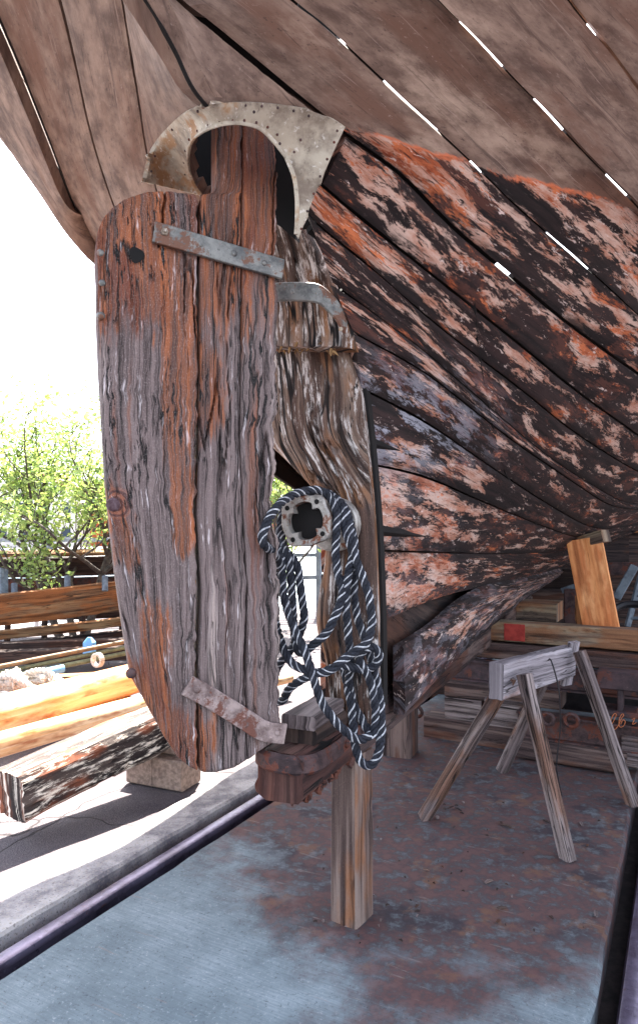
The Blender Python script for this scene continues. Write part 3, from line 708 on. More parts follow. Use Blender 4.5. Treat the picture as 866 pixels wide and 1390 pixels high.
# port side of the counter
pt = {}
pt['L1'] = [(120, -240), (145, -110), (165, 0), (180, 90), (190, 150), (198, 205), (215, 270), (245, 350)]
pt['L2'] = [(20, -220), (52, -100), (80, 0), (100, 80), (122, 180), (150, 270), (175, 330), (215, 420)]
pt['L3'] = [(-110, -200), (-55, -90), (0, 30), (30, 100), (70, 200), (100, 280), (125, 340), (160, 410), (210, 490)]
pt['L4'] = [(-170, -120), (-90, 10), (0, 158), (30, 206), (66, 258), (98, 310), (128, 350), (165, 420), (215, 500)]
pt['L5'] = [(-180, -60), (-90, 60), (0, 190), (30, 226), (70, 281), (104, 325), (130, 357), (168, 430), (220, 515)]
QP = {}
for k, v in pt.items():
    QP[k] = seam3(v, -1)
kL = int(np.argmin([abs((q-P0)[:2]@D[:2]+.22) for q in QP['L1']]))
plank(QP['L1'][:kL], Q['C'], 120, 24, port=True, out=under, gap=.006, gapb=.007, drop_hole=True)
plank(QP['L2'], QP['L1'], 190, 12, port=True, out=under, gap=.0065)
plank(QP['L3'], QP['L2'], 190, 12, port=True, smoothp=True, amp=.0006, out=under, gap=.001, gapb=.0065)
plank(QP['L4'], QP['L3'], 190, 10, port=True, smoothp=True, amp=.0004, out=under, gap=.003, gapb=.001)
plank(QP['L5'], QP['L4'], 190, 8, port=True, smoothp=True, amp=.0004, out=under, gap=.003)
# port side below, towards the keel (seen only from further left)
for i in range(7):
    f0, f1 = i/7, (i+1)/7
    def pline(f):
        out = []
        for a in np.arange(.02, 7.3, .15):
            q = QP['L1']-P0; aa = q[:, 0]*D[0]+q[:, 1]*D[1]; vv = -(q[:, 0]*R[0]+q[:, 1]*R[1])
            vtop = np.interp(a, aa, vv); zz = np.linspace(.6, 4.5, 400)
            ztop = np.interp(vtop, Bf(a, zz), zz); z = .86+(ztop-.86)*f; out.append(boat(a, -max(.05, float(Bf(a, z))), z))
        return np.array(out)
    o = plank(pline(f1), pline(f0), 60, 6, port=True, out=np.array([-6., 2, .5]), gap=.003, wlforce=1.5)
# topsides above both bilges, up to the sheer (outside the frame)
for side, top in ((1, Q['S5x']), (-1, QP['L5'])):
    T1 = lin(top, 60)
    for k in range(3):
        A = T1 + np.array([0, 0, .22*k]) + side*R*.03*k; B_ = T1 + np.array([0, 0, .22*(k+1)]) + side*R*.03*(k+1)
        plank(B_, A, 60, 4, port=True, out=np.array([0, 4, 2.])+side*R*12, gap=.003, name='topside_plank', amp=.0005)
# dark strips added behind the seams to block sky light - open for short stretches where daylight shows
BR = {'S2': [((428, 24), (480, 72)), ((541, 130), (612, 195)), ((654, 234), (668, 248)), ((760, 332), (812, 378))], 'S3': [((650, 57), (697, 107)), ((742, 152), (780, 194)), ((838, 254), (868, 285))],
      'S1': [((688, 371), (708, 388))], 'S4': [((815, 55), (826, 68))]}
def backing(key, width=.05):
    P = lin(Q[key] if key in Q else QP[key], 260); x, y = to_px(P); keep = np.ones(len(P), bool)
    if key in ('S5', 'S6', 'S7', 'S8', 'S9'): keep[:3] = False
    if key in ('C', 'L1', 'S1'): keep &= ~((y > 120) & (y < 420) & (x > 190) & (x < 395))
    for (x0, y0), (x1, y1) in BR.get(key, []): keep &= ~((x > x0) & (x < x1))
    up = np.array([0, 0, 1.])
    side = 1 if key in Q else -1
    mb = MB(); i = 0; any_ = False
    while i < len(P):
        if not keep[i]: i += 1; continue
        j = i
        while j+1 < len(P) and keep[j+1]: j += 1
        if j-i >= 3:
            seg = P[i:j+1]
            # normal of the hull pointing inward
            nrm = np.array([0, 0, 1.])*.8 - side*R*.45; nrm /= np.linalg.norm(nrm)
            if key in ('L3', 'L4'):
                oth = QP['L2'] if key == 'L3' else QP['L3']; near = oth[np.argmin(np.linalg.norm(oth[None]-seg[:, None], axis=2), axis=1)]
                oth2 = QP['L4'] if key == 'L3' else QP['L5']; near2 = oth2[np.argmin(np.linalg.norm(oth2[None]-seg[:, None], axis=2), axis=1)]
                nn = np.cross(np.gradient(seg, axis=0), near-near2); nn /= np.linalg.norm(nn, axis=1)[:, None]; nrm = nn*np.sign(nn[:, 2:3]+nn[:, :1]*1.0)
            V, F, U = sweep(seg+nrm*.066, rect(.12, .03, .002, 1), nrm); mesh('seam_light_block', V, F, M['dark'], BOAT, U)
        i = j+1
for k in ('S4', 'S3', 'S2', 'S1', 'S5', 'S6', 'S7', 'S8', 'S9', 'S10', 'S11', 'L1', 'L2', 'L3', 'L4'): backing(k)
# floor added inside the hull to block a stray sun shaft
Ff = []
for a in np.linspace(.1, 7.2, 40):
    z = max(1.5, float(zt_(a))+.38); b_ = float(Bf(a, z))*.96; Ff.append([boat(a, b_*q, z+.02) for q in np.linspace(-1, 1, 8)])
slab('sun_block_floor', np.array(Ff), .03, M['dark'], BOAT, out=(1, 5, 9))
cs = sm(Q['C'][:22], n=60); V, F, U = sweep(cs-np.array([0, 0, .006])+R*.004, rect(.015, .008, .002, 1), (0, 0, 1), scale=np.linspace(1.1, .7, 60), rough=.002, seed=4)
mesh('dark_seam_strip', V, F, M['dark'], BOAT, U)  # black strip standing in for the dark gap between planks
for key, o_ in (('L3', .0), ('L4', .0)):
    cs = QP[key][:76]; V, F, U = sweep(cs+np.array([0, 0, .008])+R*.006, circ(.009, 8), (0, 0, 1), rough=.001, seed=6); mesh('dark_seam_strip', V, F, M['dark'], BOAT, U)  # dark strips added to close the bright slits along these seams
# stern deadwood, keel
def box_ship(name, a0, a1, v, z0, z1, mat, **k):
    return beam(name, boat(a0, v, (z0+z1)/2), boat(a1, v, (z0+z1)/2), k.pop('w', .16), z1-z0, mat, BOAT, **k)
box_ship('keel', -.02, 7.2, 0, .66, .84, M['purple'], w=.17, rough=.003, step=.04, b=.015)
dw = sm([(-.02, .84), (-.02, 1.2), (-.02, 1.7)], n=3)
# deadwood slab inside the fin
Fd = []
for a in np.linspace(.0, 5.5, 80):
    zt = min(float(zt_(a))+.05, 2.2); Fd.append([boat(a, .055, .84+(zt-.84)*t) for t in np.linspace(0, 1, 10)])
slab('deadwood', np.array(Fd), .11, M['darkwood'], BOAT, out=boat(1, 3, 1), disp=lambda u, v: woodh(u, v, .003, 5))
# stern post : traced outline on the plane facing aft
PA = boat(-.08, 0, 0)
post_poly_L = sm([(335, 150), (338, 300), (340, 420), (344, 520), (350, 588), (385, 628), (422, 668), (434, 700), (436, 740), (428, 800), (424, 850), (436, 900), (444, 985)], n=90)
post_poly_R = sm([(398, 150), (400, 240), (410, 300), (428, 336), (447, 380), (463, 425), (476, 490), (487, 570), (494, 640), (499, 700), (502, 760), (505, 850), (506, 985)], n=90)
def resY(P, ys):
    o = np.argsort(P[:, 1]); return np.stack([np.interp(ys, P[o, 1], P[o, 0]), ys], 1)
def traced(name, Lp, Rp, ys, plane, th, mat, parent, nv=24, disp=None, rim=.008, rimw=.02, dz=None, **k):
    L_, R_ = resY(Lp, ys), resY(Rp, ys); n = len(ys)
    F = np.zeros((n, nv, 3))
    tt = np.linspace(0, 1, nv)
    for i in range(n):
        for j in range(nv):
            x = L_[i, 0]*(1-tt[j])+R_[i, 0]*tt[j]; F[i, j] = on_plane(x, ys[i], *plane)
    wd = np.linalg.norm(F[:, -1]-F[:, 0], axis=1)[:, None]
    dd = np.minimum(tt, 1-tt)[None, :]*wd
    rr = rim*(1-np.sqrt(np.clip(1-(1-np.clip(dd/rimw, 0, 1))**2, 0, 1)))
    def f(u, v):
        h = -rr
        if disp is not None: h = h + disp(u, v)
        if dz is not None: h = h + dz(L_, R_, ys, tt)
        return h
    return slab(name, F, th, mat, parent, disp=f, **k)
spn = traced('stern_post', post_poly_L, post_poly_R, np.linspace(152, 985, 260), (PA, D), .10, M['post'], BOAT, 34,
       disp=lambda u, v: woodh(u, v, .0035, 12, 1.5)+.008*fbm(u*3, v*6, 4, 3), rim=.05, rimw=.06)
inner_R = post_poly_R+np.array([14, 0])
traced('post_gap_block', post_poly_L+np.array([12, 0]), inner_R, np.linspace(200, 960, 60), (boat(.0, 0, 0), D), .05, M['dark'], BOAT, 8)  # dark slab added to hide sky slits beside the post
# projecting block under the gudgeon, broken off below
bl_L = np.array([(362, 395), (362, 470)]); bl_R = np.array([(462, 395), (470, 425), (474, 470)])
blk = traced('stern_block', bl_L, sm(bl_R, n=20), np.linspace(398, 470, 46), (boat(-.16, 0, 0), D), .09, M['post'], BOAT, 30,
       disp=lambda u, v: woodh(u, v, .006, 3, 1.4)+.02*fbm(u*8, v*12, 4, 3), rim=.05, rimw=.07)
# ragged lower lip of the block
M['split'] = wood('raw_split_wood', C(70, 48, 32), C(120, 88, 58), C(156, 124, 86), None, 0, .5, 30)
for k in range(34):
    x = rnd.uniform(372, 462); y = rnd.uniform(464, 477); p = on_plane(x, y, boat(-.16+rnd.uniform(0, .06), 0, 0), D); q = p+np.array([rnd.uniform(-.022, .022), 0, -.006+rnd.uniform(-.02, .004)])
    V, F, U = sweep([p, (p+q)/2+np.array([0, 0, .003]), q], circ(rnd.uniform(.002, .006), 5), (0, 0, 1), scale=[1, 1, .3]); mesh('splinter', V, F, M['split'], blk, U+k)
# gudgeon strap round the post
gz = [(352, 398), (372, 397), (398, 396), (428, 398), (444, 408), (458, 424), (467, 442), (470, 458)]
gp = [on_plane(x, y, boat(a, 0, 0), D) for (x, y), a in zip(gz, [-.30, -.28, -.26, -.235, -.2, -.17, -.14, -.12])]
P = sm(gp, step=.008)
V, F, U = sweep(P, rect(.014, .062, .003, 3), np.array([.1, .2, 1.0]) if False else (0, .0, 1), scale=np.interp(np.linspace(0, 1, len(P)), [0, .5, .9, 1], [1, 1.05, .75, .45]))
gs = mesh('gudgeon_strap', V, F, M['strap'], BOAT, U)
dome('bolt', on_plane(463, 447, boat(-.165, 0, 0), D)-D*.004, -D, .008, M['sheet'], gs)
dome('bolt', on_plane(397, 396, boat(-.29, 0, 0), D), -D, .007, M['strap'], gs)
# sheet metal collar round the trunk
outer = [(193, 246), (197, 225), (205, 203), (225, 176), (252, 153), (290, 141), (340, 139), (400, 145), (440, 157), (469, 172), (455, 200), (437, 240), (421, 280), (405, 323)]
inner = [(273, 265), (263, 250), (256, 226), (258, 196), (274, 179), (298, 169), (325, 167), (352, 174), (372, 192), (388, 212), (399, 240), (403, 270), (403, 300), (402, 318)]
oa = sm(outer[:10], n=60); ob_ = lin(np.array(outer[9:]), 26)[1:]; O = np.vstack([oa, ob_])
ia = sm(inner, n=len(O))
# match: first 60 follow the inner arc up to the right shoulder
ia1 = sm(inner[:10], n=60); ia2 = sm(inner[9:], n=26)[1:]; I = np.vstack([ia1, ia2])
nvp = 14; CF = np.zeros((len(O), nvp, 3))
for i in range(len(O)):
    for j in range(nvp):
        t = j/(nvp-1); x, y = O[i]*(1-t)+I[i]*t
        CF[i, j] = on_hull(x, y, 1) if (x > 0) else 0
from mathutils.bvhtree import BVHTree
bv = []; bf_ = []
for G_ in PLF:
    k0 = len(bv); nu_, nv_ = G_.shape[:2]; bv += [tuple(p) for p in G_.reshape(-1, 3)]
    for i in range(nu_-1):
        for j in range(nv_-1): bf_.append((k0+i*nv_+j, k0+(i+1)*nv_+j, k0+(i+1)*nv_+j+1, k0+i*nv_+j+1))
BT = BVHTree.FromPolygons(bv, bf_)
inv = np.zeros(CF.shape[:2])
for i in range(len(O)):
    for j in range(nvp):
        t = j/(nvp-1); x, y = O[i]*(1-t)+I[i]*t; d = Vector(ray(x, y)); d.normalize()
        h_ = BT.ray_cast(Vector((0, 0, CAMH)), d); inv[i, j] = h_[0][1] if h_[0] is not None else np.nan
md_ = np.nanmedian(inv); print('COLLAR', np.round(inv[::8, ::4], 2).tolist())
inv = np.where(np.isnan(inv) | (np.abs(inv-md_) > .5), md_, inv); raw = inv.copy()
for _ in range(10):
    for _k in range(6):
        inv[1:-1, 1:-1] = (inv[:-2, 1:-1]+inv[2:, 1:-1]+inv[1:-1, :-2]+inv[1:-1, 2:])/4
        inv[0] = inv[1]; inv[-1] = inv[-2]; inv[:, 0] = inv[:, 1]; inv[:, -1] = inv[:, -2]
    inv = np.minimum(inv, raw)
for _k in range(4):
    inv[1:-1, 1:-1] = (inv[:-2, 1:-1]+inv[2:, 1:-1]+inv[1:-1, :-2]+inv[1:-1, 2:])/4
for i in range(len(O)):
    for j in range(nvp):
        t = j/(nvp-1); x, y = O[i]*(1-t)+I[i]*t; CF[i, j] = at(x, y, inv[i, j]-.025)
for i in range(len(O)): inv[i] -= .05*np.clip((i-50)/10, 0, 1)*np.clip((88-i)/10, .5, 1)
def Hz(a, v):
    zz = np.linspace(1.5, 4.2, 500); return float(np.interp(v, Bf(a, zz), zz))
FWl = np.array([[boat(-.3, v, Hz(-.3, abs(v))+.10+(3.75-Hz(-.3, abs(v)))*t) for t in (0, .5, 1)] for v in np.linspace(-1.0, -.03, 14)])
slab('trunk_sky_block', FWl, .03, M['void'], BOAT)  # wall added to hide the sky behind the trunk opening
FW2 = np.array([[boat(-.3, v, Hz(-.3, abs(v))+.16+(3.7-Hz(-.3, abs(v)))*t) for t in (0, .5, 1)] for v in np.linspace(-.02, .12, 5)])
slab('side_sky_block', FW2, .03, M['void'], BOAT)  # inner piece added to stop sky showing beside the collar
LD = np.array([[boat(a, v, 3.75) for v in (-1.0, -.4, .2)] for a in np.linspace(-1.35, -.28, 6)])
slab('lid_sky_block', LD, .03, M['void'], BOAT)  # lid added to keep light from above off the dark wall
collar = slab('trunk_collar', CF, .008, M['sheet'], BOAT, disp=lambda u, v: .004*fbm(u*7, v*7, 3, 3))
# raised lip round the opening, nails along both edges
lipP = np.array([at(x, y, inv[i, -1]-.027) for i, (x, y) in enumerate(I)])
V, F, U = sweep(lipP, rect(.012, .006, .002, 1), -np.array([0, 1, .0])); mesh('collar_lip', V, F, M['sheet'], BOAT, U)
for i in list(range(3, 60, 4)):
    for t in (.14, .86):
        if rnd.random() < .12: continue
        x, y = O[i]*(1-t)+I[i]*t; j = int(t*(nvp-1)); dome('nail', at(x, y, inv[i, j]-.0255), -ray(x, y), .0038, M['rust'], collar, .4, 8, 2)
for i in range(62, 84, 4):
    x, y = O[i]*.9+I[i]*.1; dome('nail', at(x, y, inv[i, 1]-.0255), -ray(x, y), .0038, M['rust'], collar, .4, 8, 2)
for x, y in ((380, 195), (408, 190), (292, 158), (345, 152)):
    k = int(np.argmin([(O[i][0]-x)**2+(O[i][1]-y)**2 for i in range(len(O))])); dome('nail', at(x, y, inv[k, 6]-.0265), -ray(x, y), .004, M['rust'], collar, .4, 8, 2)
# ---------------------------------------------------------------- rudder
PT = on_plane(135, 650, (0, 1.90, 0), (0, 1, 0)); PL = on_plane(380, 650, (0, 2.08, 0), (0, 1, 0))
ud = (PL-PT); ud[2] = 0; ud /= np.linalg.norm(ud); RN = np.array([ud[1], -ud[0], 0]); RP = (PT.copy(), RN)
def rp(x, y, off=0.0): return on_plane(x, y, PT+RN*off, RN)
topx = [(128, 345), (133, 312), (140, 295), (152, 281), (170, 268), (200, 258), (235, 257), (268, 262)]
botx = [(160, 850), (172, 890), (185, 925), (200, 962), (218, 1000), (236, 1028), (256, 1043), (275, 1050), (292, 1050), (318, 1043), (340, 1030), (350, 1022), (384, 1000)]
xlft = np.array([(128, 250), (128, 330), (131, 380), (131, 430), (134, 500), (139, 580), (143, 650), (150, 720), (157, 780), (164, 830), (172, 885), (185, 960), (200, 1060)])
xs1 = np.array([(270, 250), (270, 450), (269, 600), (266, 700), (270, 800), (268, 900), (270, 1060)])
xs2 = np.array([(329, 160), (328, 450), (326, 600), (330, 700), (336, 800), (334, 900), (336, 1060)])
xs3 = np.array([(376, 160), (378, 370), (377, 480), (376, 560), (373, 600), (374, 640), (371, 680), (372, 710), (379, 735), (380, 800), (380, 900), (382, 985), (384, 1010)])
xst = np.array([(293, 160), (293, 238), (290, 256), (284, 262), (271, 264), (270, 300), (270, 450), (269, 600), (266, 700), (272, 800), (268, 900), (270, 1060)])
def rplank(name, lf, rt, parent, seed, th, nv, nu, top, bot, gapl=1.0, gapr=1.0, rl=.008, rr=.008, crk=1.0, off=0.0, rag=0.0, amp=.0035):
    F = np.zeros((nu, nv, 3)); tt = np.linspace(0, 1, nv); ss = np.linspace(0, 1, nu)
    fl = lambda y: np.interp(y, lf[:, 1], lf[:, 0]); fr = lambda y: np.interp(y, rt[:, 1], rt[:, 0])
    rg = rag*fbm(np.linspace(0, 60, nu), np.zeros(nu), seed, 4)
    for j in range(nv):
        # top and bottom profile at this column
        xa = fl(300)*(1-tt[j])+fr(300)*tt[j]; y0 = top(xa); xb = fl(950)*(1-tt[j])+fr(950)*tt[j]; y1 = bot(xb)
        ys = y0+(y1-y0)*ss
        xl, xr = fl(ys)+gapl, fr(ys)-gapr+rg
        x = xl*(1-tt[j])+xr*tt[j]
        for i in range(nu): F[i, j] = on_plane(x[i], ys[i], PT+RN*off, RN)
    w = np.linalg.norm(F[:, -1]-F[:, 0], axis=1)[:, None]
    dl = tt[None, :]*w; dr = (1-tt)[None, :]*w
    rd = lambda d, r: r*(1-np.sqrt(np.clip(1-(1-np.clip(d/r, 0, 1))**2, 0, 1)))
    ln = np.linspace(0, 1, nu)[:, None]*1.7; de = np.minimum(ln, 1.7-ln)
    def f(u, v): return woodh(u, v, amp, seed, crk)+.006*fbm(u*2.5, v*5, seed+7, 3)-rd(dl, rl)-rd(dr, rr)-rd(de+0*dl, .012)
    return slab(name, F, th, M['rudder'], parent, disp=f, uvo=(seed, seed*.7))
tf = lambda x: float(np.interp(x, [p[0] for p in topx], [p[1] for p in topx]))
bf = lambda x: float(np.interp(x, [p[0] for p in botx], [p[1] for p in botx]))
rud = rplank('rudder', xst, xs2, BOAT, 3.3, .10, 34, 420, lambda x: 120.0, bf, 2.0, .9, .006, .006, 1.8, rag=3)
rplank('rudder_plank', xlft, xs1, rud, 8.1, .10, 84, 420, tf, bf, 0, 2.0, .03, .007, 2.0, rag=4.5)
rplank('rudder_plank', xs2, xs3, rud, 15.7, .09, 34, 420, lambda x: 120.0, bf, .7, 0, .006, .014, 1.9, rag=8)
# knot, hole (flat black disc as its shade) and through bolts
def dark_disc(x, y, r, name='hole', rx=1.0):
    c = rp(x, y, .0055); V = []; F = []
    n = 20
    for k in range(n):
        t = 2*math.pi*k/n; q = r*(1+.12*math.sin(3*t+1)); V.append(c+ud*math.cos(t)*q*rx+np.array([0, 0, 1])*math.sin(t)*q)
    for k in range(n):
        t = 2*math.pi*k/n; V.append(c-RN*.05+(ud*math.cos(t)*rx+np.array([0, 0, 1])*math.sin(t))*r*.8)
    F = [tuple(range(n))]; 
    return mesh(name, np.array(V[:n]), F, M['void'], rud, np.array(V[:n])[:, :2], smooth=False)
dark_disc(186, 346, .023, rx=.9)
dome('knot', rp(154, 685, .002), RN, .020, plain('knot_wood', C(96, 78, 84), C(66, 44, 48), 60, .8, .003), rud, .25, 16, 4)
for x, y, r in ((137, 343, .011), (139, 384, .010), (137, 429, .013), (178, 914, .016)): dome('bolt', rp(x, y, -.004), RN-.5*ud, r, M['strap'] if y < 800 else M['rust'], rud, .7)
def rstrap(name, pts, w, mat, th=.014, off=.012, caps=True):
    P = lin(np.array([rp(x, y, off) for x, y in pts]), step=.01) if len(pts) < 3 else sm([rp(x, y, off) for x, y in pts], step=.008)
    V, F, U = sweep(P, rect(w, th, .002, 3), RN); V = V+RN*(fbm(V[:, 0]*50, V[:, 2]*50, 1, 2)*.0015)[:, None]; return mesh(name, V, F, mat, rud, U)
s1 = rstrap('upper_strap', [(209, 315), (384, 366)], .062, M['strap'])
for x, y, r, hx in ((224, 315, .011, True), (273, 333, .006, False), (318, 344, .010, True), (359, 357, .009, True)):
    dome('bolt', rp(x, y, .019), RN, r, M['sheet'] if hx and x < 300 else M['strap'], s1, .6, hexa=hx and x < 300)
s2 = rstrap('lower_strap', [(254, 930), (280, 944), (310, 962), (338, 980), (352, 989), (366, 994), (387, 996)], .062, M['strap_pink'])
for x, y, r in ((268, 936, .012), (316, 966, .009), (377, 995, .010)): dome('bolt', rp(x, y, .019), RN, r, M['strap_pink'], s2, .5)
# ---------------------------------------------------------------- heel of the keel under the rudder
def hp(a, v, z): return boat(a, v, z)
hl = beam('keel_heel', hp(-.47, 0, .735), hp(.0, 0, .735), .16, .15, M['heel'], BOAT, rough=.004, b=.02, step=.012, amp_long=.01, n=8, split=.03)
mb = MB()
for k in range(46):
    a = rnd.uniform(-.46, .0); v = rnd.choice([.07, .075, .03, 0, -.05]); L = rnd.uniform(.02, .06)
    p = hp(a, v, .675); q = hp(a+rnd.uniform(-.02, .05), v, .675-L*.6)
    V, F, U = sweep([p, (p+q)/2, q], rect(.03, .012, .002, 1), R, scale=[1, .8, .2], rough=.001, seed=k); mesh('splinter', V, F, M['heel'], hl, U)
ring = sm([hp(.03, .1, .79), hp(-.15, .1, .775), hp(-.30, .1, .77), hp(-.42, .092, .775), hp(-.475, .05, .78), hp(-.487, 0, .785), hp(-.475, -.05, .785), hp(-.42, -.095, .785), hp(-.2, -.1, .785)], step=.01)
hs = rect(.026, .062, .011, 5)
V, F, U = sweep(ring, hs, (0, 0, 1), rough=.0008, seed=2, crack=0); hs_ = mesh('heel_strap', V, F, M['rust'], BOAT, U)
dome('bolt', hp(-.2, .115, .775), R, .013, M['rust'], hs_, .7); dome('bolt', hp(-.05, .115, .785), R, .011, M['rust'], hs_, .7)
beam('heel_block', hp(-.36, 0, .835), hp(-.1, 0, .835), .15, .05, M['darkwood'], BOAT, rough=.003, b=.008, step=.015, n=6)
beam('heel_block', hp(-.38, .02, .885), hp(-.12, .01, .885), .12, .045, M['grey'], BOAT, rough=.002, b=.006, step=.015, n=6)
beam('heel_block', hp(-.06, -.02, .66), hp(-.02, -.02, 1.02), .07, .05, M['pine'], BOAT, up=D, rough=.002, b=.006) if False else None
# stern tube and its flanged outer bearing
ax = D.copy(); tc = boat(-.29, 0, 0); fl = on_plane(414, 707, tc, R*0+ray(414, 707)*0+D)
fl = at(414, 707, 2.2); axd = np.array([.46, .88, .02]); axd /= np.linalg.norm(axd)
fn = np.array([-.10, -1, -.02]); fn = -axd*.75 + fn*.35; fn /= np.linalg.norm(fn)
sx = np.cross(fn, (0, 0, 1)); sx /= np.linalg.norm(sx); sy = np.cross(sx, fn)
n = 64; th = np.linspace(0, 2*math.pi, n, endpoint=False)
lob = .086+.013*np.maximum(0, np.cos(4*(th-.6)))**1.5
inn = .062-.018*np.maximum(0, np.cos(4*(th-.6)))**6
rings = [(inn*.9, -.16), (inn, -.012), (inn+.002, .0), (lob-.003, .002), (lob, -.003), (lob, -.018), (.072+0*lob, -.024), (.058+0*lob, -.05), (.055+0*lob, -.24)]
V = []; F = []
for rr_, dz_ in rings:
    for k in range(n): V.append(fl+(sx*math.cos(th[k])*1.0+sy*math.sin(th[k]))*rr_[k]+fn*dz_)
for i in range(len(rings)-1):
    for k in range(n): F.append((i*n+k, i*n+(k+1) % n, (i+1)*n+(k+1) % n, (i+1)*n+k))
V = np.array(V); V = V+fn*(fbm(V[:, 0]*40, V[:, 2]*40, 0, 2)*.002)[:, None]
tube = mesh('stern_tube', V, F, M['cast'], BOAT, V[:, ::2])
Vb = np.array([fl-fn*.03+(sx*math.cos(q)+sy*math.sin(q))*.072 for q in np.linspace(0, 2*math.pi, 30, endpoint=False)]); Vb2 = Vb-fn*.01
mesh('bore', np.vstack([Vb, Vb2]), [tuple(range(30))]+[(i, (i+1) % 30, 30+(i+1) % 30, 30+i) for i in range(30)], M['void'], tube, smooth=False)  # black disc put in as the shade inside the bore
for k in range(4):
    t = .6+k*math.pi/2; c = fl+(sx*math.cos(t)+sy*math.sin(t))*.076+fn*.003
    Vh = [c+(sx*math.cos(q)+sy*math.sin(q))*.0085 for q in np.linspace(0, 2*math.pi, 14, endpoint=False)]
    mesh('bolt_hole', Vh, [tuple(range(14))], M['void'], tube, smooth=False)  # flat black disc painted for the shade in each hole
V, F, U = sweep([fl-axd*.12, fl-axd*-.10], circ(.045, 20), caps=True); mesh('bore', V, F, M['void'], tube) if False else None
c2 = boat(-.10, .03, 1.53); V, F, U = sweep([c2, c2+D*-.03, c2+D*-.035], circ(.098, 28), scale=[1, 1, .93]); mesh('tube_flange', V, F, M['cast'], BOAT, U)
V, F, U = sweep([fl-fn*.10, c2], circ(.056, 20)); mesh('tube_sleeve', V, F, M['cast'], BOAT, U)
# ---------------------------------------------------------------- things under and around the boat
def thing(name, loc, label, cat, group=None):
    o = empty(name, loc); o['_o'] = [float(x) for x in loc]; return tag(o, label, cat, group)
def solo(o, label, cat, group=None): return tag(o, label, cat, group)
e1 = np.array([.104, -.05, 0]); e2 = np.array([.0735, .11, 0])
pc = np.array([.04, 2.55, 0])+(e1+e2)/2
solo(beam('support_post', pc, pc+np.array([0, 0, .655]), .115, .132, M['prop'], up=e2, rough=.0022, b=.006, step=.012, n=8, seed=5), 'square timber post standing on the slab under the keel heel, below the rudder', 'post')
solo(beam('support_post', (.55, 4.5, 0), (.55, 4.5, .62), .2, .2, M['purple'], up=(.4, .9, 0), rough=.004, b=.015, step=.03, n=6), 'short dark weathered post standing behind the front post, left of the stacked beams', 'post')
# sawhorse
sh = thing('sawhorse', (1.15, 3.55, 0), 'grey wooden sawhorse with four splayed legs standing on the stained slab', 'sawhorse')
beam('top_beam', (.845, 3.17, .79), (1.48, 3.93, .745), .075, .175, M['white_wood'], sh, rough=.002, b=.005, step=.015, n=6)
for a, b in (((.93, 3.24, .80), (.547, 3.47, 0)), ((.985, 3.19, .82), (1.136, 3.03, 0)), ((1.36, 3.87, .76), (1.14, 4.15, 0)), ((1.49, 3.80, .82), (1.72, 3.63, 0))):
    a, b = np.array(a), np.array(b); beam('leg', b+np.array([0, 0, .004]), a, .05, .068, M['grey'], sh, up=(0.5, -1, .3), rough=.002, b=.006, step=.015, n=5)
solo(beam('timber_block', (1.545, 3.86, .655), (1.545, 3.86, .875), .07, .05, M['white_wood'], up=(.4, -1, 0), rough=.002, step=.02), 'x', 'block') if False else None
beam('end_cleat', (1.46, 3.93, .60), (1.49, 3.88, .86), .085, .03, M['white_wood'], sh, up=(.55, -.83, 0), rough=.001, step=.02)
cb = sm([(1.2, 3.48, .83), (1.19, 3.40, .84), (1.22, 3.38, .7), (1.235, 3.40, .5), (1.22, 3.41, .3), (1.25, 3.42, .14)], step=.02)
V, F, U = sweep(cb, circ(.004, 6)); solo(mesh('thin_cable', V, F, M['blacksteel'], None, U), 'thin dark cable hanging down from the top of the sawhorse', 'cable')
# stacked cradle beams across the slip
def sp(px, py, s): return on_plane(px, py, DS*s, DS)
def cross(name, s, x0, x1, ytop, ybot, mat, label, cat='beam', th=.15, group=None, xm=None, **k):
    """beam across the slip; its front face lies at slip distance s and its height is read at column xm"""
    xm = xm or x0; z1 = sp(xm, ytop, s)[2]; z0 = sp(xm, ybot, s)[2]
    w0 = sp(x0, ytop, s)@RS; w1 = sp(x1, ytop, s)@RS; zc = (z0+z1)/2
    o = beam(name, slip(s+th/2, w0, zc), slip(s+th/2, w1, zc), th, z1-z0, mat, None, rough=k.pop('rough', .003), step=.03, b=.008, n=6, **k)
    solo(o, label, cat, group); return o, w0, w1, z0, z1
tb, w0, w1, z0, z1 = cross('cradle_timber', 4.85, 664, 1010, 843, 869, M['olive'], 'long squared timber with a red painted patch, top of the stacked beams', 'timber')
pa, pb = sp(684, 855, 4.847), sp(712, 855, 4.847)
o = beam('painted_patch', [pa[0], pa[1], (z0+z1)/2], [pb[0], pb[1], (z0+z1)/2], .006, (z1-z0)*.86, M['redpaint'], rough=.0005, b=.001, step=.05); o.parent = tb
cross('cradle_timber', 4.82, 630, 1010, 870, 891, M['purple'], 'brown timber directly under the red patched timber', 'timber')
def hbeam(name, s, x0, x1, ytop, ybot, mat, label, flange=.11):
    z1 = sp(x0, ytop, s)[2]; z0 = sp(x0, ybot, s)[2]; w0 = sp(x0, ytop, s)@RS; w1 = sp(x1, ytop, s)@RS; h = z1-z0; t = .012
    pr = np.array([(-flange/2, h/2), (flange/2, h/2), (flange/2, h/2-t), (t/2, h/2-t), (t/2, -h/2+t), (flange/2, -h/2+t), (flange/2, -h/2), (-flange/2, -h/2), (-flange/2, -h/2+t), (-t/2, -h/2+t), (-t/2, h/2-t), (-flange/2, h/2-t)])[::-1]
    P = np.stack([slip(s+flange/2, w, (z0+z1)/2) for w in np.linspace(w0, w1, 20)]); V, F, U = sweep(P, pr)
    o = mesh(name, V, F, mat, None, U); solo(o, label, 'beam'); return o, w0, w1, z0, z1
hbeam('steel_beam', 4.75, 600, 1010, 893, 921, M['steelpurple'], 'maroon steel H beam lying across the slip under the brown timbers')
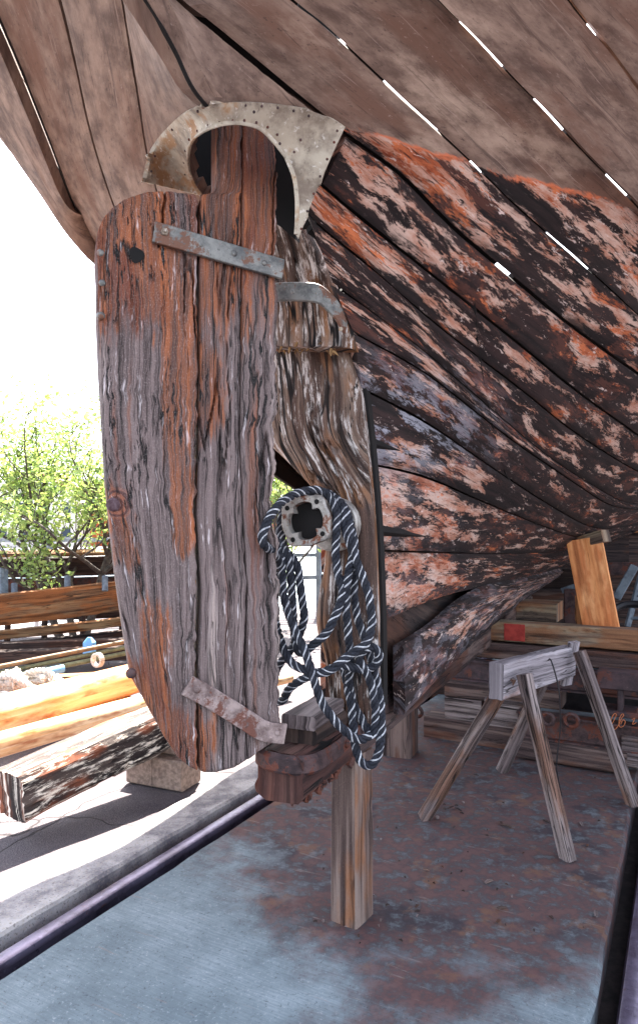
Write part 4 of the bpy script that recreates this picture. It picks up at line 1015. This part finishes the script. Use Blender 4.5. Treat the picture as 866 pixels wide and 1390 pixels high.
hb, w0, w1, z0, z1 = hbeam('steel_beam', 4.50, 700, 1010, 966, 1000, M['rust'], 'rusty steel beam with looping handwritten letters near the right edge')
# looping letters on the lower beam
def script_mark(pts, parent, s=4.5):
    P = sm([sp(x, y, s-.004) for x, y in pts], step=.004); V, F, U = sweep(P, circ(.0022, 6), DS); o = mesh('written_mark', V, F, plain('orange_chalk', C(200, 120, 80), None, 60, .9, 0), parent, U); return o
script_mark([(816, 979), (820, 974), (822, 978), (818, 985), (823, 988), (829, 984), (834, 975), (836, 970), (833, 969), (829, 977), (829, 987), (834, 990), (839, 984), (843, 975), (846, 971), (844, 969), (840, 976), (840, 986), (845, 986), (848, 980), (845, 977), (842, 983)], hb)
script_mark([(857, 977), (861, 975), (858, 983), (863, 981)], hb)
cross('cradle_timber', 4.62, 575, 705, 972, 1003, M['purple'], 'brown timber lying on the ground left of the sawhorse, behind its left leg', 'timber', .2)
cross('cradle_timber', 4.45, 700, 850, 1003, 1028, M['purple'], 'low brown timber on the ground behind the sawhorse legs', 'timber', .2)
cross('cradle_timber', 4.66, 603, 760, 925, 945, M['purple'], 'dark plank lying on two grey timber blocks', 'timber', .25)
cross('timber_block', 4.64, 603, 653, 946, 980, M['grey'], 'grey squared block, left of the two under the dark plank', 'block', .25)
cross('timber_block', 4.62, 657, 712, 948, 985, M['grey'], 'grey squared block, right of the two under the dark plank, behind the sawhorse leg', 'block', .25)
cross('timber_block', 5.2, 700, 755, 817, 842, M['olive'], 'tan timber block standing above the red patched timber left of the prop', 'block', .3)
cross('timber_block', 4.5, 843, 880, 1000, 1040, M['grey'], 'pale grey block under the rusty beam at the right edge', 'block', .2)
cross('timber_block', 4.95, 632, 690, 905, 928, M['blacksteel'], 'black box lying on the dark plank left of the sawhorse', 'box', .2)
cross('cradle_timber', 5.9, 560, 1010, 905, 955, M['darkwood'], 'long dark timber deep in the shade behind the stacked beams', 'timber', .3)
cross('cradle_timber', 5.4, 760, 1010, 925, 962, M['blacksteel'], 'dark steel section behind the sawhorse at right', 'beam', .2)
# bracket standing on the rusty beam
br = thing('steel_bracket', slip(4.6, w1*0+sp(842, 960, 4.6)@RS, .33), 'maroon steel bracket standing on the rusty beam at right', 'bracket')
c = sp(842, 935, 4.6)
beam('top_plate', c+RS*-.13+np.array([0, 0, .06]), c+RS*.17+np.array([0, 0, .06]), .16, .11, M['steelpurple'], br, rough=0)
beam('web', c+np.array([0, 0, -.15]), c+np.array([0, 0, .01]), .03, .14, M['steelpurple'], br, up=DS, rough=0)
beam('foot_plate', c+RS*-.14+np.array([0, 0, -.14]), c+RS*.16+np.array([0, 0, -.14]), .2, .035, M['steelpurple'], br, rough=0)
for t in (-.09, .1): dome('bolt', c+RS*t-DS*.05+np.array([0, 0, -.122]), (0, 0, 1), .016, M['rust'], br, .9, hexa=True)
# rods
for i in range(6):
    a = slip(5.0+i*.05, sp(588+i*4, 915, 5.0)@RS, .58+.012*(i % 3)); o = beam('metal_rod', a, a+RS*.5+DS*(.1-i*.01), .018, .018, M['bluegrey'], rough=0, b=.004, n=1)
    solo(o, 'pale steel rod in a bundle lying left of the black box', 'rod', 'rods left of the black box')
for i in range(6):
    a = slip(4.95+i*.05, sp(784, 915, 4.95)@RS, .515+.02*(i % 3)); o = beam('metal_rod', a+RS*-.1, a+RS*.34-DS*.02+np.array([0, 0, -.03+.006*i]), .016, .016, M['bluegrey'], rough=0, b=.004, n=1)
    solo(o, 'pale steel rod in a bundle lying right of the sawhorse top', 'rod', 'rods right of the sawhorse')
# rings and shackles hanging on the low timber
for px, py, r, lab in ((566, 966, .035, 'rusty iron ring beside the short dark post'), (743, 976, .035, 'rusty iron ring, left of two between the sawhorse legs'), (775, 978, .04, 'rusty iron ring, right of two between the sawhorse legs')):
    c = sp(px, py, 4.42); t = np.linspace(0, 2*math.pi, 26); P = np.stack([c+RS*math.cos(q)*r+np.array([0, 0, math.sin(q)*r]) for q in t])
    V, F, U = sweep(P, circ(.013, 8), DS, caps=False); solo(mesh('iron_ring', V, F, M['rust'], None, U), lab, 'ring')
# cone-like rusty pin
c = sp(615, 905, 4.7); V, F, U = sweep([c+np.array([0, 0, -.12]), c+np.array([0, 0, -.03]), c+np.array([0, 0, .03])], circ(.05, 10), scale=[1, .8, .12]); V = V
solo(mesh('rusty_cone', V, F, M['rust'], None, U), 'small rusty cone standing on the dark plank beside the bent bottom plank', 'fitting')
c = ground(715, 1024); V, F, U = sweep([c+np.array([-.04, .05, .06]), c+np.array([.06, .03, .06])], circ(.045, 14)); solo(mesh('small_can', V, F, M['bluegrey'], None, U), 'small pale can lying on the slab behind the sawhorse leg', 'can')
# pine prop with wedge
pbm, ptp = sp(817, 860, 5.0), sp(792, 731, 5.0)
solo(beam('shoring_plank', pbm, ptp, .235, .05, M['pine'], up=DS, rough=.0004, b=.003, step=.03), 'fresh orange pine plank leaning up from the timbers to the hull', 'plank')
solo(beam('wedge_block', sp(790, 736, 5.06), sp(822, 727, 4.98), .1, .085, M['olive'], rough=.001, b=.004), 'small tan wedge block between the pine plank and the hull', 'wedge')
# ladder, boards and added dark backdrop wall behind, right
ld = thing('old_ladder', slip(6.4, sp(858, 850, 6.4)@RS, .6), 'pale blue ladder leaning in the shade right of the pine plank', 'ladder')
for x0, x1 in ((848, 872), (876, 900)): beam('rail', sp(x0, 862, 6.4), sp(x1, 770, 6.6), .03, .06, M['bluegrey'], ld, rough=0)
for i in range(6):
    t = (i+.5)/6; beam('rung', sp(848+24*t, 862-92*t, 6.4+.2*t), sp(876+24*t, 862-92*t, 6.4+.2*t), .025, .025, M['bluegrey'], ld, rough=0)
solo(beam('loose_board', sp(836, 812, 6.0), sp(861, 768, 6.0), .07, .025, M['bluegrey'], up=DS, rough=.001), 'pale blue grey board leaning between the pine plank and the ladder', 'board')
solo(beam('loose_board', sp(762, 802, 6.0), sp(800, 790, 6.0), .03, .05, M['bluegrey'], rough=.001), 'thin pale board sticking out left of the pine plank', 'board')
solo(beam('cross_beam', sp(815, 772, 6.8), sp(960, 772, 6.8), .08, .12, M['rust'], rough=.001), 'rust brown horizontal beam right of the pine plank top', 'beam')
for i, (x, y0, y1) in enumerate(((775, 800, 850), (789, 808, 850))):
    solo(beam('bollard_post', sp(x, y1, 5.7), sp(x, y0, 5.7), .1, .1, M['brownwood'] if i else M['rust'], up=DS, rough=.001), ['rust coloured short post in the shade left of the pine plank', 'brown short post just behind the pine plank'][i], 'post')
tyr = sp(860, 838, 5.8); t = np.linspace(0, 2*math.pi, 30); P = np.stack([tyr+(RS*math.cos(q)+np.array([0, 0, .5])*math.sin(q)+DS*.8*math.sin(q))*.18 for q in t]); V, F, U = sweep(P, circ(.03, 8), (0, 0, 1), caps=False)
solo(mesh('black_hoop', V, F, M['blacksteel'], None, U), 'black rubber hoop lying under the ladder at the right edge', 'hoop')
shd = thing('backdrop_wall', slip(10.2, 2.5, 0), 'dark board wall added to block the bright yard far behind the beams', 'shed')  # added wall that keeps the view under the hull dark
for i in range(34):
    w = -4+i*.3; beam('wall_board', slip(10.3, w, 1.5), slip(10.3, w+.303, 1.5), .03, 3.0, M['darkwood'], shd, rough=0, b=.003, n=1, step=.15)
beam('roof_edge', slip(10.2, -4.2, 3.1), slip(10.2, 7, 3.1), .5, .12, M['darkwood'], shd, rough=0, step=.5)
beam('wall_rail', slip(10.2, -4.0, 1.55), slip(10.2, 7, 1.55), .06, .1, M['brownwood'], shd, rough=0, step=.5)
for i, (x0, x1, y0, y1, m, s) in enumerate(((640, 800, 770, 800, 'darkwood', 8.0), (700, 1000, 800, 830, 'purple', 7.2), (640, 900, 838, 870, 'darkwood', 6.6))):
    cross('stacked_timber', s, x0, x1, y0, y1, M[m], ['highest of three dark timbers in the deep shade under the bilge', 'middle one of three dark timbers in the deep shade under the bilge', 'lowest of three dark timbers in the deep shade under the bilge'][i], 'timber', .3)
# ---------------------------------------------------------------- coiled rope on the stern tube
def rope(name, pts, r, mat, step=.0075, pitch=None, tr=None, parent=None, sides=7, loc=None):
    P = sm(pts, step=step)
    for _ in range(3): P[1:-1] = (P[:-2]+2*P[1:-1]+P[2:])/4
    n = len(P); T = np.gradient(P, axis=0); T /= np.linalg.norm(T, axis=1)[:, None]
    # parallel transport frame
    N = np.zeros_like(P); v = np.cross(T[0], (0, 1, .3)); N[0] = v/np.linalg.norm(v)
    for i in range(1, n):
        v = N[i-1]-T[i]*(N[i-1]@T[i]); N[i] = v/np.linalg.norm(v)
    B = np.cross(T, N); L = np.arange(n)*step; pitch = pitch or r*5.2; ph = 2*math.pi*L/pitch
    hr = r*.5; sr = r*.52
    outs = []
    for k in range(3):
        q = ph+k*2*math.pi/3; Cn = P+(N*np.cos(q)[:, None]+B*np.sin(q)[:, None])*hr
        V, F, U = sweep(Cn, circ(sr, sides), N*1.0, caps=True); outs.append((V, F, U))
    tr_ = None
    if tr:
        q = ph+2*math.pi/6; Cn = P+(N*np.cos(q)[:, None]+B*np.sin(q)[:, None])*(r*.82); tr_ = sweep(Cn, circ(r*.2, 5), N, caps=True)
    tr2 = None
    if tr:
        q = ph+2*math.pi/6+2*math.pi/3; Cn = P+(N*np.cos(q)[:, None]+B*np.sin(q)[:, None])*(r*.8); tr2 = sweep(Cn, circ(r*.13, 5), N, caps=True)
    return outs, (tr_, tr2)
K3 = lambda l: [at(320+x/3.158, 640+y/3.158, Y) for x, y, Y in l]
chain = [(590,1140,2.14),(600,1050,2.14),(590,950,2.14),(560,860,2.13),(525,800,2.12),(575,750,2.11),(612,778,2.12),(600,830,2.14),(540,848,2.13),(450,832,2.10),(370,862,2.09),(300,850,2.10),(240,820,2.12),(205,760,2.15),(170,640,2.24),(165,500,2.24),(185,400,2.19),(160,345,2.10),(120,312,2.02),(116,268,2.015),(150,190,2.05),(205,125,2.12),(280,88,2.19),(370,84,2.24),(425,150,2.23),(432,240,2.2),(428,330,2.19),(435,430,2.18),(458,520,2.16),(430,610,2.14),(390,690,2.13),(330,745,2.14),(275,780,2.16),(252,700,2.19),(245,600,2.2),(238,480,2.2),(228,380,2.2),(195,300,2.26),(200,190,2.31),(290,92,2.32),(400,100,2.31),(455,160,2.25),(470,260,2.21),(500,350,2.19),(480,450,2.17),(472,560,2.16),(480,680,2.16),(490,800,2.17),(485,900,2.19),(505,1000,2.19),(552,1085,2.17),(575,1130,2.14),(520,1148,2.11),(440,1085,2.09),(370,990,2.09),(335,890,2.085),(300,780,2.10),(250,670,2.13),(212,560,2.16),(200,470,2.19),(198,380,2.2),(190,280,2.28),(215,150,2.32),(335,88,2.34),(420,110,2.32),(478,180,2.25),(492,270,2.2),(520,390,2.17),(555,480,2.15),(575,560,2.13),(582,660,2.12),(555,740,2.10),(480,792,2.09),(410,850,2.075),(330,870,2.10),(280,895,2.13),(230,930,2.16),(197,985,2.2),(160,960,2.24),(175,850,2.25),(245,750,2.22),(292,640,2.2),(280,520,2.2),(262,400,2.2),(205,320,2.25),(205,200,2.31),(300,88,2.34),(385,90,2.35),(460,145,2.3),(500,260,2.23),(512,380,2.21),(505,500,2.2),(520,620,2.19),(560,740,2.17),(595,860,2.16),(618,980,2.15),(624,1120,2.14),(605,1228,2.14),(570,1262,2.14),(530,1235,2.14),(508,1150,2.15),(500,1040,2.17),(475,900,2.2),(450,800,2.23)]
RO = thing('coiled_rope', at(430, 720, 2.2), 'dark navy twisted rope with white fleck hanging in loops over the stern tube', 'rope')
outs, trc = rope('rope', K3(chain), .0148, M['navyrope'], .0065, .078, True)
for V, F, U in outs: mesh('rope_strand', V, F, M['navyrope'], RO, U)
for V, F, U in trc: mesh('tracer_yarn', V, F, M['tracer'], RO, U)
# ---------------------------------------------------------------- left side yard
blabel = ['grey concrete block, left one of the pair under the big flaking log', 'grey concrete block, right one of the pair below the rudder', 'grey concrete block lying on top of the pair, directly under the log end']
bs0 = ground(172, 1064); bs1 = ground(257, 1080)
bd = (bs1-bs0); bd[2] = 0; bd /= np.linalg.norm(bd)
L = .19
def cblock(p, dirv, l, w, h, label):
    p = np.array(p); o = beam('concrete_block', p, p+dirv*l, w, h, M['block'], None, rough=0, b=.01, step=.02, n=5, amp_long=0); solo(o, label, 'block', None); return o
q = np.array([-bd[1], bd[0], 0])
cblock(bs0+q*.1+np.array([0, 0, .095]), bd, .185, .2, .175, blabel[0]); cblock(bs0+q*.1+bd*.19+np.array([0, 0, .095]), bd, .2, .2, .175, blabel[1])
cblock(bs0+q*.16+bd*.10+np.array([0, 0, .25]), bd, .2, .2, .12, blabel[2])
lg0 = at(8, 1090, 3.28)+np.array([0, .14, .0]); lg1 = at(236, 985, 4.2)
lg0 = np.array([-1.50, 3.22, .225]); lg1 = np.array([-.80, 4.12, .38])
dirl = (lg1-lg0)/np.linalg.norm(lg1-lg0)
P = lg0+(lg1-lg0)*np.linspace(0, 1, 70)[:, None]
pr = rect(.25, .22, .03, 12); V, F, U = sweep(P, pr, (0, 0, 1), rough=.005, seed=31, amp_long=.02, split_end=.02)
solo(mesh('squared_log', V, F, M['log'], None, U), 'big squared log with flaking dark bark and pale sunlit top on concrete blocks', 'log')
def spar(name, pxl, pyl, pxr, pyr, zc, r, mat, label, ext0=1.2, ext1=1.5, taper=.92):
    a = ground(pxl, pyl, zc); b = ground(pxr, pyr, zc); d = (b-a)/np.linalg.norm(b-a); a = a-d*ext0; b = b+d*ext1
    P = a+(b-a)*np.linspace(0, 1, 120)[:, None]; V, F, U = sweep(P, circ(r, 28), scale=np.linspace(1, taper, 120), rough=.0006, seed=r*99, crack=.5); o = mesh(name, V, F, mat, None, U)
    solo(o, label, 'spar', 'varnished spars lying on pallets'); return a, b, d
A0, A1, Ad = spar('wooden_spar', 0, 970, 182, 921, .27, .135, M['spar'], 'thickest of the orange wooden spars, its top bleached by the sun')
spar('wooden_spar', 0, 1011, 195, 956, .225, .078, M['spar'], 'thinner orange spar lying in front of the thickest spar')
spar('wooden_spar', 60, 1000, 203, 966, .18, .045, M['spar'], 'small orange pole behind and under the two spars near the rudder', ext0=-.3)
for i, (px, py, lab) in enumerate(((150, 985, 'wooden pallet under the spars beside the rudder'), (60, 1012, 'x'))):
    if i: continue
    c = ground(128, 1008)+np.array([0, .12, 0])
    pl = thing('wooden_pallet', c, lab, 'pallet'); n2 = np.array([-Ad[1], Ad[0], 0])
    for k in range(3):
        for m in range(3):
            p = c+Ad*(k-.5)*.38+n2*m*.4
            beam('pallet_block', p+Ad*-.06+np.array([0, 0, .05]), p+Ad*.06+np.array([0, 0, .05]), .1, .095, M['pine'] if k else M['olive'], pl, rough=.001)
    for m in range(3):
        p = c+n2*m*.4+np.array([0, 0, .108]); beam('deck_board', p-Ad*.26, p+Ad*.62, .1, .018, M['pine'], pl, rough=.0005)
    for k in range(3):
        p = c+Ad*(k-.5)*.38+np.array([0, 0, .127]); beam('deck_board', p-n2*.06, p+n2*.9, .1, .018, M['pine'], pl, rough=.0005)
# straps round the spars
for pxx, z0_ in ((108, 0),):
    c = ground(108, 960, .25)
# white rope heap
hp_ = thing('white_rope_heap', ground(30, 946, .0)*np.array([1, 1, 0]), 'heap of thick white mooring rope lying behind the thickest spar', 'rope')
c = at(25, 927, 5.5); pts = []
for i in range(46):
    t = i*.85; pts.append(c+np.array([math.cos(t)*.17+rnd.uniform(-.09, .09)+.16*math.sin(i*.37), math.sin(t)*.10+rnd.uniform(-.04, .04), .05*math.sin(i*1.7)+rnd.uniform(-.05, .05)]))
outs, _ = rope('r', pts, .028, M['whiterope'], .014, .13, False, sides=6)
for V, F, U in outs: mesh('rope_strand', V, F, M['whiterope'], hp_, U)
# thin poles behind
for i, (x0, y0, x1, y1, r, m, lab) in enumerate(((-5, 906, 185, 868, .022, 'bamboo', 'long thin brown pole, uppermost of the three behind the spars'), (-5, 914, 185, 876, .02, 'greenpole', 'long thin greenish pole, middle one of the three behind the spars'), (5, 920, 185, 884, .024, 'greenpole', 'pale green pole, lowest of the three behind the spars'))):
    a, b = at(x0, y0, 5.8), at(x1, y1, 6.7); d = b-a; P = (a-d*.3)+(d*1.9)*np.linspace(0, 1, 60)[:, None]; V, F, U = sweep(P, circ(r, 12), rough=.0005)
    solo(mesh('thin_pole', V, F, M[m], None, U), lab, 'pole', 'thin poles behind the spars')
for px, py, Y, lab in ((122, 877, 6.9, 'pale blue plastic jug behind the thin poles'), (70, 911, 5.7, 'pale blue plastic tube lying beside the white rope heap')):
    c = at(px, py, Y)
    if Y > 6:
        V, F, U = sweep([c+np.array([0, 0, -.09]), c+np.array([0, 0, .04]), c+np.array([0, 0, .07]), c+np.array([0, 0, .09])], rect(.12, .09, .02, 3), (0, 1, 0), scale=[1, 1, .6, .35])
    else: V, F, U = sweep([c-RS*.02*0-Ad*.1, c+Ad*.12], circ(.035, 14))
    solo(mesh('plastic_jug' if Y > 6 else 'plastic_tube', V, F, M['blueplastic'], None, U), lab, 'jug' if Y > 6 else 'tube')
rl = at(133, 896, 5.9); P = np.stack([rl+(RS*math.cos(t)+np.array([0, 0, 1])*math.sin(t))*.055 for t in np.linspace(0, 2*math.pi, 24)]); V, F, U = sweep(P, rect(.02, .05, .003, 1), DS, caps=False)
solo(mesh('cable_reel', V, F, M['whiterope'], None, U), 'small white reel between the thin poles and the thickest spar', 'reel')
# supports under poles
for i, (px, py, Y, l, m, lab) in enumerate(((-10, 893, 6.9, 2.6, 'darkwood', 'dark timber lying behind the thin poles, nearer one'), (-30, 882, 7.1, 2.8, 'darkwood', 'dark timber just under the derelict boat side'), (30, 930, 6.2, 2.2, 'brownwood', 'brown board lying flat beyond the thickest spar'))):
    a = at(px, py, Y); a[2] = max(a[2], .08); solo(beam('yard_timber', a, a+DS*l*.55+RS*l*.6, .16, .14, M[m], rough=.003, step=.05), lab, 'timber')
# derelict open boat
dk = thing('derelict_boat', (-3.0, 8.0, 0), 'old derelict open boat with gaping brown planks lying left of the rudder', 'boat')
def strake(x0, y0, x1, y1, hh, Y0, Y1, mat, sag=.03, n=70, th=.04, seed=1, bulge=.12, label=None):
    F_ = np.zeros((n, 8, 3)); t = np.linspace(0, 1, n)
    for i in range(n):
        x = x0+(x1-x0)*t[i]; y = y0+(y1-y0)*t[i]; Y = Y0+(Y1-Y0)*t[i]-bulge*math.sin(math.pi*t[i])
        p = at(x, y, Y); p[2] -= sag*math.sin(math.pi*t[i])
        for j in range(8): F_[i, j] = p-np.array([0, -.02*j*hh*3, hh*j/7])
    return slab('strake', F_, th, mat, dk, disp=lambda u, v: woodh(u, v, .003, seed, 1.2)+.012*fbm(u*2, v*4, seed, 3))
strake(-160, 822, 300, 772, .36, 7.1, 8.3, M['brownwood'], seed=2)
strake(-160, 872, 300, 822, .10, 7.25, 8.45, M['brownwood'], seed=3)
strake(-160, 888, 300, 840, .14, 7.35, 8.5, M['darkwood'], seed=4)
strake(-160, 760, 300, 750, .26, 9.0, 9.4, M['darkwood'], seed=5); strake(-160, 788, 300, 778, .30, 9.05, 9.4, M['rust'], seed=6); strake(-160, 815, 300, 805, .3, 8.9, 9.2, M['darkwood'], seed=8)
strake(-160, 752, 300, 744, .05, 8.9, 9.3, M['brownwood'], seed=7, th=.12)
for px in (-90, -40, 10, 60, 112, 165, 220):
    a = at(px, 880, 7.55+.0024*(px+160)); a[2] = .05; b = a+np.array([0.02, .0, .62]); beam('rib', a, b, .06, .05, M['darkwood'], dk, up=DS, rough=.001)
beam('stern_timber', at(3, 830, 7.6), at(3, 775, 7.9), .12, .1, M['bluegrey'], dk, up=DS, rough=.001)
for px, py in ((92, 790), (20, 800), (143, 790)):
    a = at(px, py+12, 7.7); b = at(px, py-8, 7.75); V, F, U = sweep([a, b], circ(.035, 10)); mesh('thole_pin', V, F, M['bluegrey'], dk, U)
# railing on the quay
rlg = thing('quay_railing', (-3.5, 11, 0), 'pale grey metal railing along the quay behind the derelict boat', 'railing')
mrl = plain('railing_paint', C(120, 126, 134), C(92, 98, 108), 10, .5, 0)
ra = np.array([-9., 10.2, 0]); rb = np.array([1.5, 12.2, 0])
for z in (1.38, 1.1, .7): beam('rail_bar', ra+np.array([0, 0, z]), rb+np.array([0, 0, z]), .07, .07, mrl, rlg, rough=0, step=.5)
for i in range(8): p = ra+(rb-ra)*i/7; beam('post', p, p+np.array([0, 0, 1.42]), .09, .09, mrl, rlg, up=DS, rough=0, step=.3)
# table-like white canopy on the quay
tbw = thing('white_table', (-4.2, 10.0, 0), 'white topped table on the quay behind the derelict boat', 'table')
wm = plain('white_paint', C(232, 232, 236), C(214, 214, 220), 5, .6, 0)
beam('table_top', (-6.0, 9.6, 1.13), (-2.6, 10.1, 1.13), .8, .05, wm, tbw, rough=0, step=.5)
for x in (-5.7, -4.2, -2.9): beam('leg', (x, 9.9, 0), (x, 9.9, 1.1), .06, .06, wm, tbw, up=(0, 1, 0), rough=0)
# water and the far side of the harbour
wt = NG('harbour_water', .12, spec=.5); nn = wt.noise(wt.vm(wt.obj(), (1.2, 4, 1)), 1, 4, .6); wt.bump(nn, .05, .4); wt.out(C(96, 120, 132))
WPTS = [(-400, 12.8), (400, 12.8), (400, 62), (-400, 62)]
sheet('water', WPTS, .008, wt.m)
sheet('far_shore', [(-900, 62), (900, 62), (900, 1400), (-900, 1400)], .012, M['kerb'])
sheet('quay_end', [(-60, 10.2), (60, 10.2), (60, 12.8), (-60, 12.8)], -.0005, M['kerb'])
hw = plain('house_white', C(226, 216, 208), C(210, 200, 192), 1, .8, 0); ho = plain('house_orange', C(206, 110, 70), C(186, 96, 60), 1, .8, 0); roofm = plain('roof_tiles', C(150, 70, 50), C(120, 56, 42), 3, .8, .02); gl = plain('window_glass', C(50, 60, 74), None, 3, .2, 0)
def house(x, y, w, h, d, mat, label):
    o = thing('waterside_house', (x, y, 0), label, 'house')
    V = np.array([(x-w/2, y, 0), (x+w/2, y, 0), (x+w/2, y+d, 0), (x-w/2, y+d, 0), (x-w/2, y, h), (x+w/2, y, h), (x+w/2, y+d, h), (x-w/2, y+d, h), (x, y, h+w*.3), (x, y+d, h+w*.3)])
    mesh('wall', V, [(0, 1, 5, 8, 4), (1, 2, 6, 5), (2, 3, 7, 9, 6), (3, 0, 4, 7)], mat, o, V[:, ::2], smooth=False)
    e = .3; Vr = np.array([(x-w/2-e, y-e, h-.1), (x, y-e, h+w*.3+.12), (x, y+d+e, h+w*.3+.12), (x-w/2-e, y+d+e, h-.1), (x+w/2+e, y-e, h-.1), (x+w/2+e, y+d+e, h-.1)])
    Vr = np.vstack([Vr, Vr-np.array([0, 0, .15])]); mesh('roof', Vr, [(0, 1, 2, 3), (1, 4, 5, 2), (6, 9, 8, 7), (7, 8, 11, 10), (0, 6, 7, 1), (1, 7, 10, 4), (3, 2, 8, 9), (2, 5, 11, 8), (0, 3, 9, 6), (4, 10, 11, 5)], roofm, o, Vr[:, :2], smooth=False)
    k = max(2, int(w/2.2))
    for f in range(int(h/2.6)):
        for i in range(k):
            cx = x-w/2+w*(i+.5)/k; cz = 1.5+f*2.6; beam('window', (cx-.45, y-.02, cz), (cx+.45, y-.02, cz), .06, 1.1, gl, o, rough=0, step=1)
house(-30, 70, 9, 5.4, 8, hw, 'white gabled house across the harbour at the left edge of the picture')
house(-24.5, 74, 6, 5.2, 7, ho, 'orange gabled house across the harbour seen through the tree at left')
house(-18, 72, 8, 3.2, 8, hw, 'low white house across the harbour next to the orange one')
house(-8.5, 75, 7, 5.4, 8, ho, 'orange house across the harbour behind the rudder')
# ---------------------------------------------------------------- trees
lm = NG('leaves', .55, spec=.3); ln_ = lm.n('ShaderNodeObjectInfo'); lv = lm.noise(lm.obj(), 6, 3, .6)
lcol = lm.mix(lm.rng(lv, .35, .65), C(96, 128, 76), C(166, 178, 116)); lm.out(lcol)
tl = lm.n('ShaderNodeBsdfTranslucent'); lm.set(tl.inputs[0], lm.mix(.5, lcol, C(170, 190, 80))); ms = lm.n('ShaderNodeMixShader'); ms.inputs[0].default_value = .4
lm.t.links.new(lm.p.outputs[0], ms.inputs[1]); lm.t.links.new(tl.outputs[0], ms.inputs[2]); lm.t.links.new(ms.outputs[0], lm.t.nodes['Material Output'].inputs[0])
bark = plain('tree_bark', C(92, 84, 78), C(60, 54, 52), 20, .9, .004)
def tree(base, stems, label, seed, nl=26, leaf=.05, spread=.5, group=None):
    rr = random.Random(seed); o = thing('leafy_tree', base, label, 'tree', group); mb = MB(); tips = []
    def grow(p, d, L, r, depth):
        n = 7; P = [np.array(p)]; d = np.array(d)/np.linalg.norm(d)
        for i in range(n):
            d = d+np.array([rr.uniform(-.22, .22), rr.uniform(-.22, .22), rr.uniform(-.1, .22)]); d /= np.linalg.norm(d); P.append(P[-1]+d*L/n)
        V, F, U = sweep(np.array(P), circ(r, 7 if depth < 2 else 5), (.3, .9, .1), scale=np.linspace(1, .5, n+1)); mb.add(V, F, U)
        if depth >= 3: tips.extend(P[2:]); return
        if depth == 2: tips.extend(P[3:])
        for k in range(4 if depth < 2 else 5):
            q = P[rr.randint(2, n)]; nd = d*.5+np.array([rr.uniform(-1, 1), rr.uniform(-1, 1), rr.uniform(-.2, .9)])*.8; grow(q, nd, L*rr.uniform(.5, .75), r*.5, depth+1)
    for p, d, L, r in stems: grow(p, d, L, r, 0)
    mb.build('trunk', bark, o)
    V = []; F = []
    for t in tips:
        if rr.random() < .12: continue
        for k in range(rr.randint(2, nl//5)):
            c = t+np.array([rr.gauss(0, .1), rr.gauss(0, .1), rr.gauss(0, .1)]); a = np.array([rr.gauss(0, 1), rr.gauss(0, 1), rr.gauss(0, .6)]); a /= np.linalg.norm(a); b = np.cross(a, [rr.gauss(0, 1), rr.gauss(0, 1), rr.gauss(0, 1)]); b /= np.linalg.norm(b)
            s = leaf*rr.uniform(.6, 1.2); i = len(V); V += [c-a*s, c+b*s*.45, c+a*s, c-b*s*.45]; F.append((i, i+1, i+2, i+3))
    mesh('crown', np.array(V), F, lm.m, o, smooth=False)
    return o
b0 = np.array([-3.25, 8.6, .0])
tree(b0, [(b0, (-.9, 0, .9), 1.7, .055), (b0+np.array([.1, 0, 0]), (-.35, .2, 1), 1.85, .05), (b0+np.array([.2, 0, 0]), (.15, .1, 1), 1.75, .06), (b0+np.array([.25, .1, 0]), (-.6, .2, 1.0), 1.9, .04)],
     'young leafy green tree growing behind the derelict boat at left', 5, nl=36, leaf=.045)
b1 = np.array([-.75, 10.2, 0])
tree(b1, [(b1, (-.1, 0, 1), 1.7, .05), (b1, (.3, .1, 1), 1.5, .04)], 'small green tree seen in the gap between rudder and stern post', 9)
# ---------------------------------------------------------------- debris on the slab
for i in range(90):
    px, py = rnd.uniform(420, 820), rnd.uniform(1045, 1290)
    if i < 10: px, py = rnd.gauss(625, 22), rnd.gauss(1100, 9)
    c = ground(px, py)+np.array([0, 0, .014]); d = np.array([rnd.gauss(0, 1), rnd.gauss(0, 1), 0]); d /= np.linalg.norm(d); l = rnd.uniform(.01, .026) if i < 26 else rnd.uniform(.003, .009)
    V, F, U = sweep([c-d*l, c+np.array([0, 0, .003]), c+d*l], rect(min(l, rnd.uniform(.008, .02)), .006, .001, 1), scale=[.6, 1, .5]); solo(mesh('wood_chip', V, F, M['darkwood'] if i % 3 else M['grey'], None, U), 'small chip of old wood or paint lying on the stained slab', 'wood chip', 'chips scattered on the slab')
for o in bpy.data.objects:
    if '_o' in o.keys(): del o['_o']
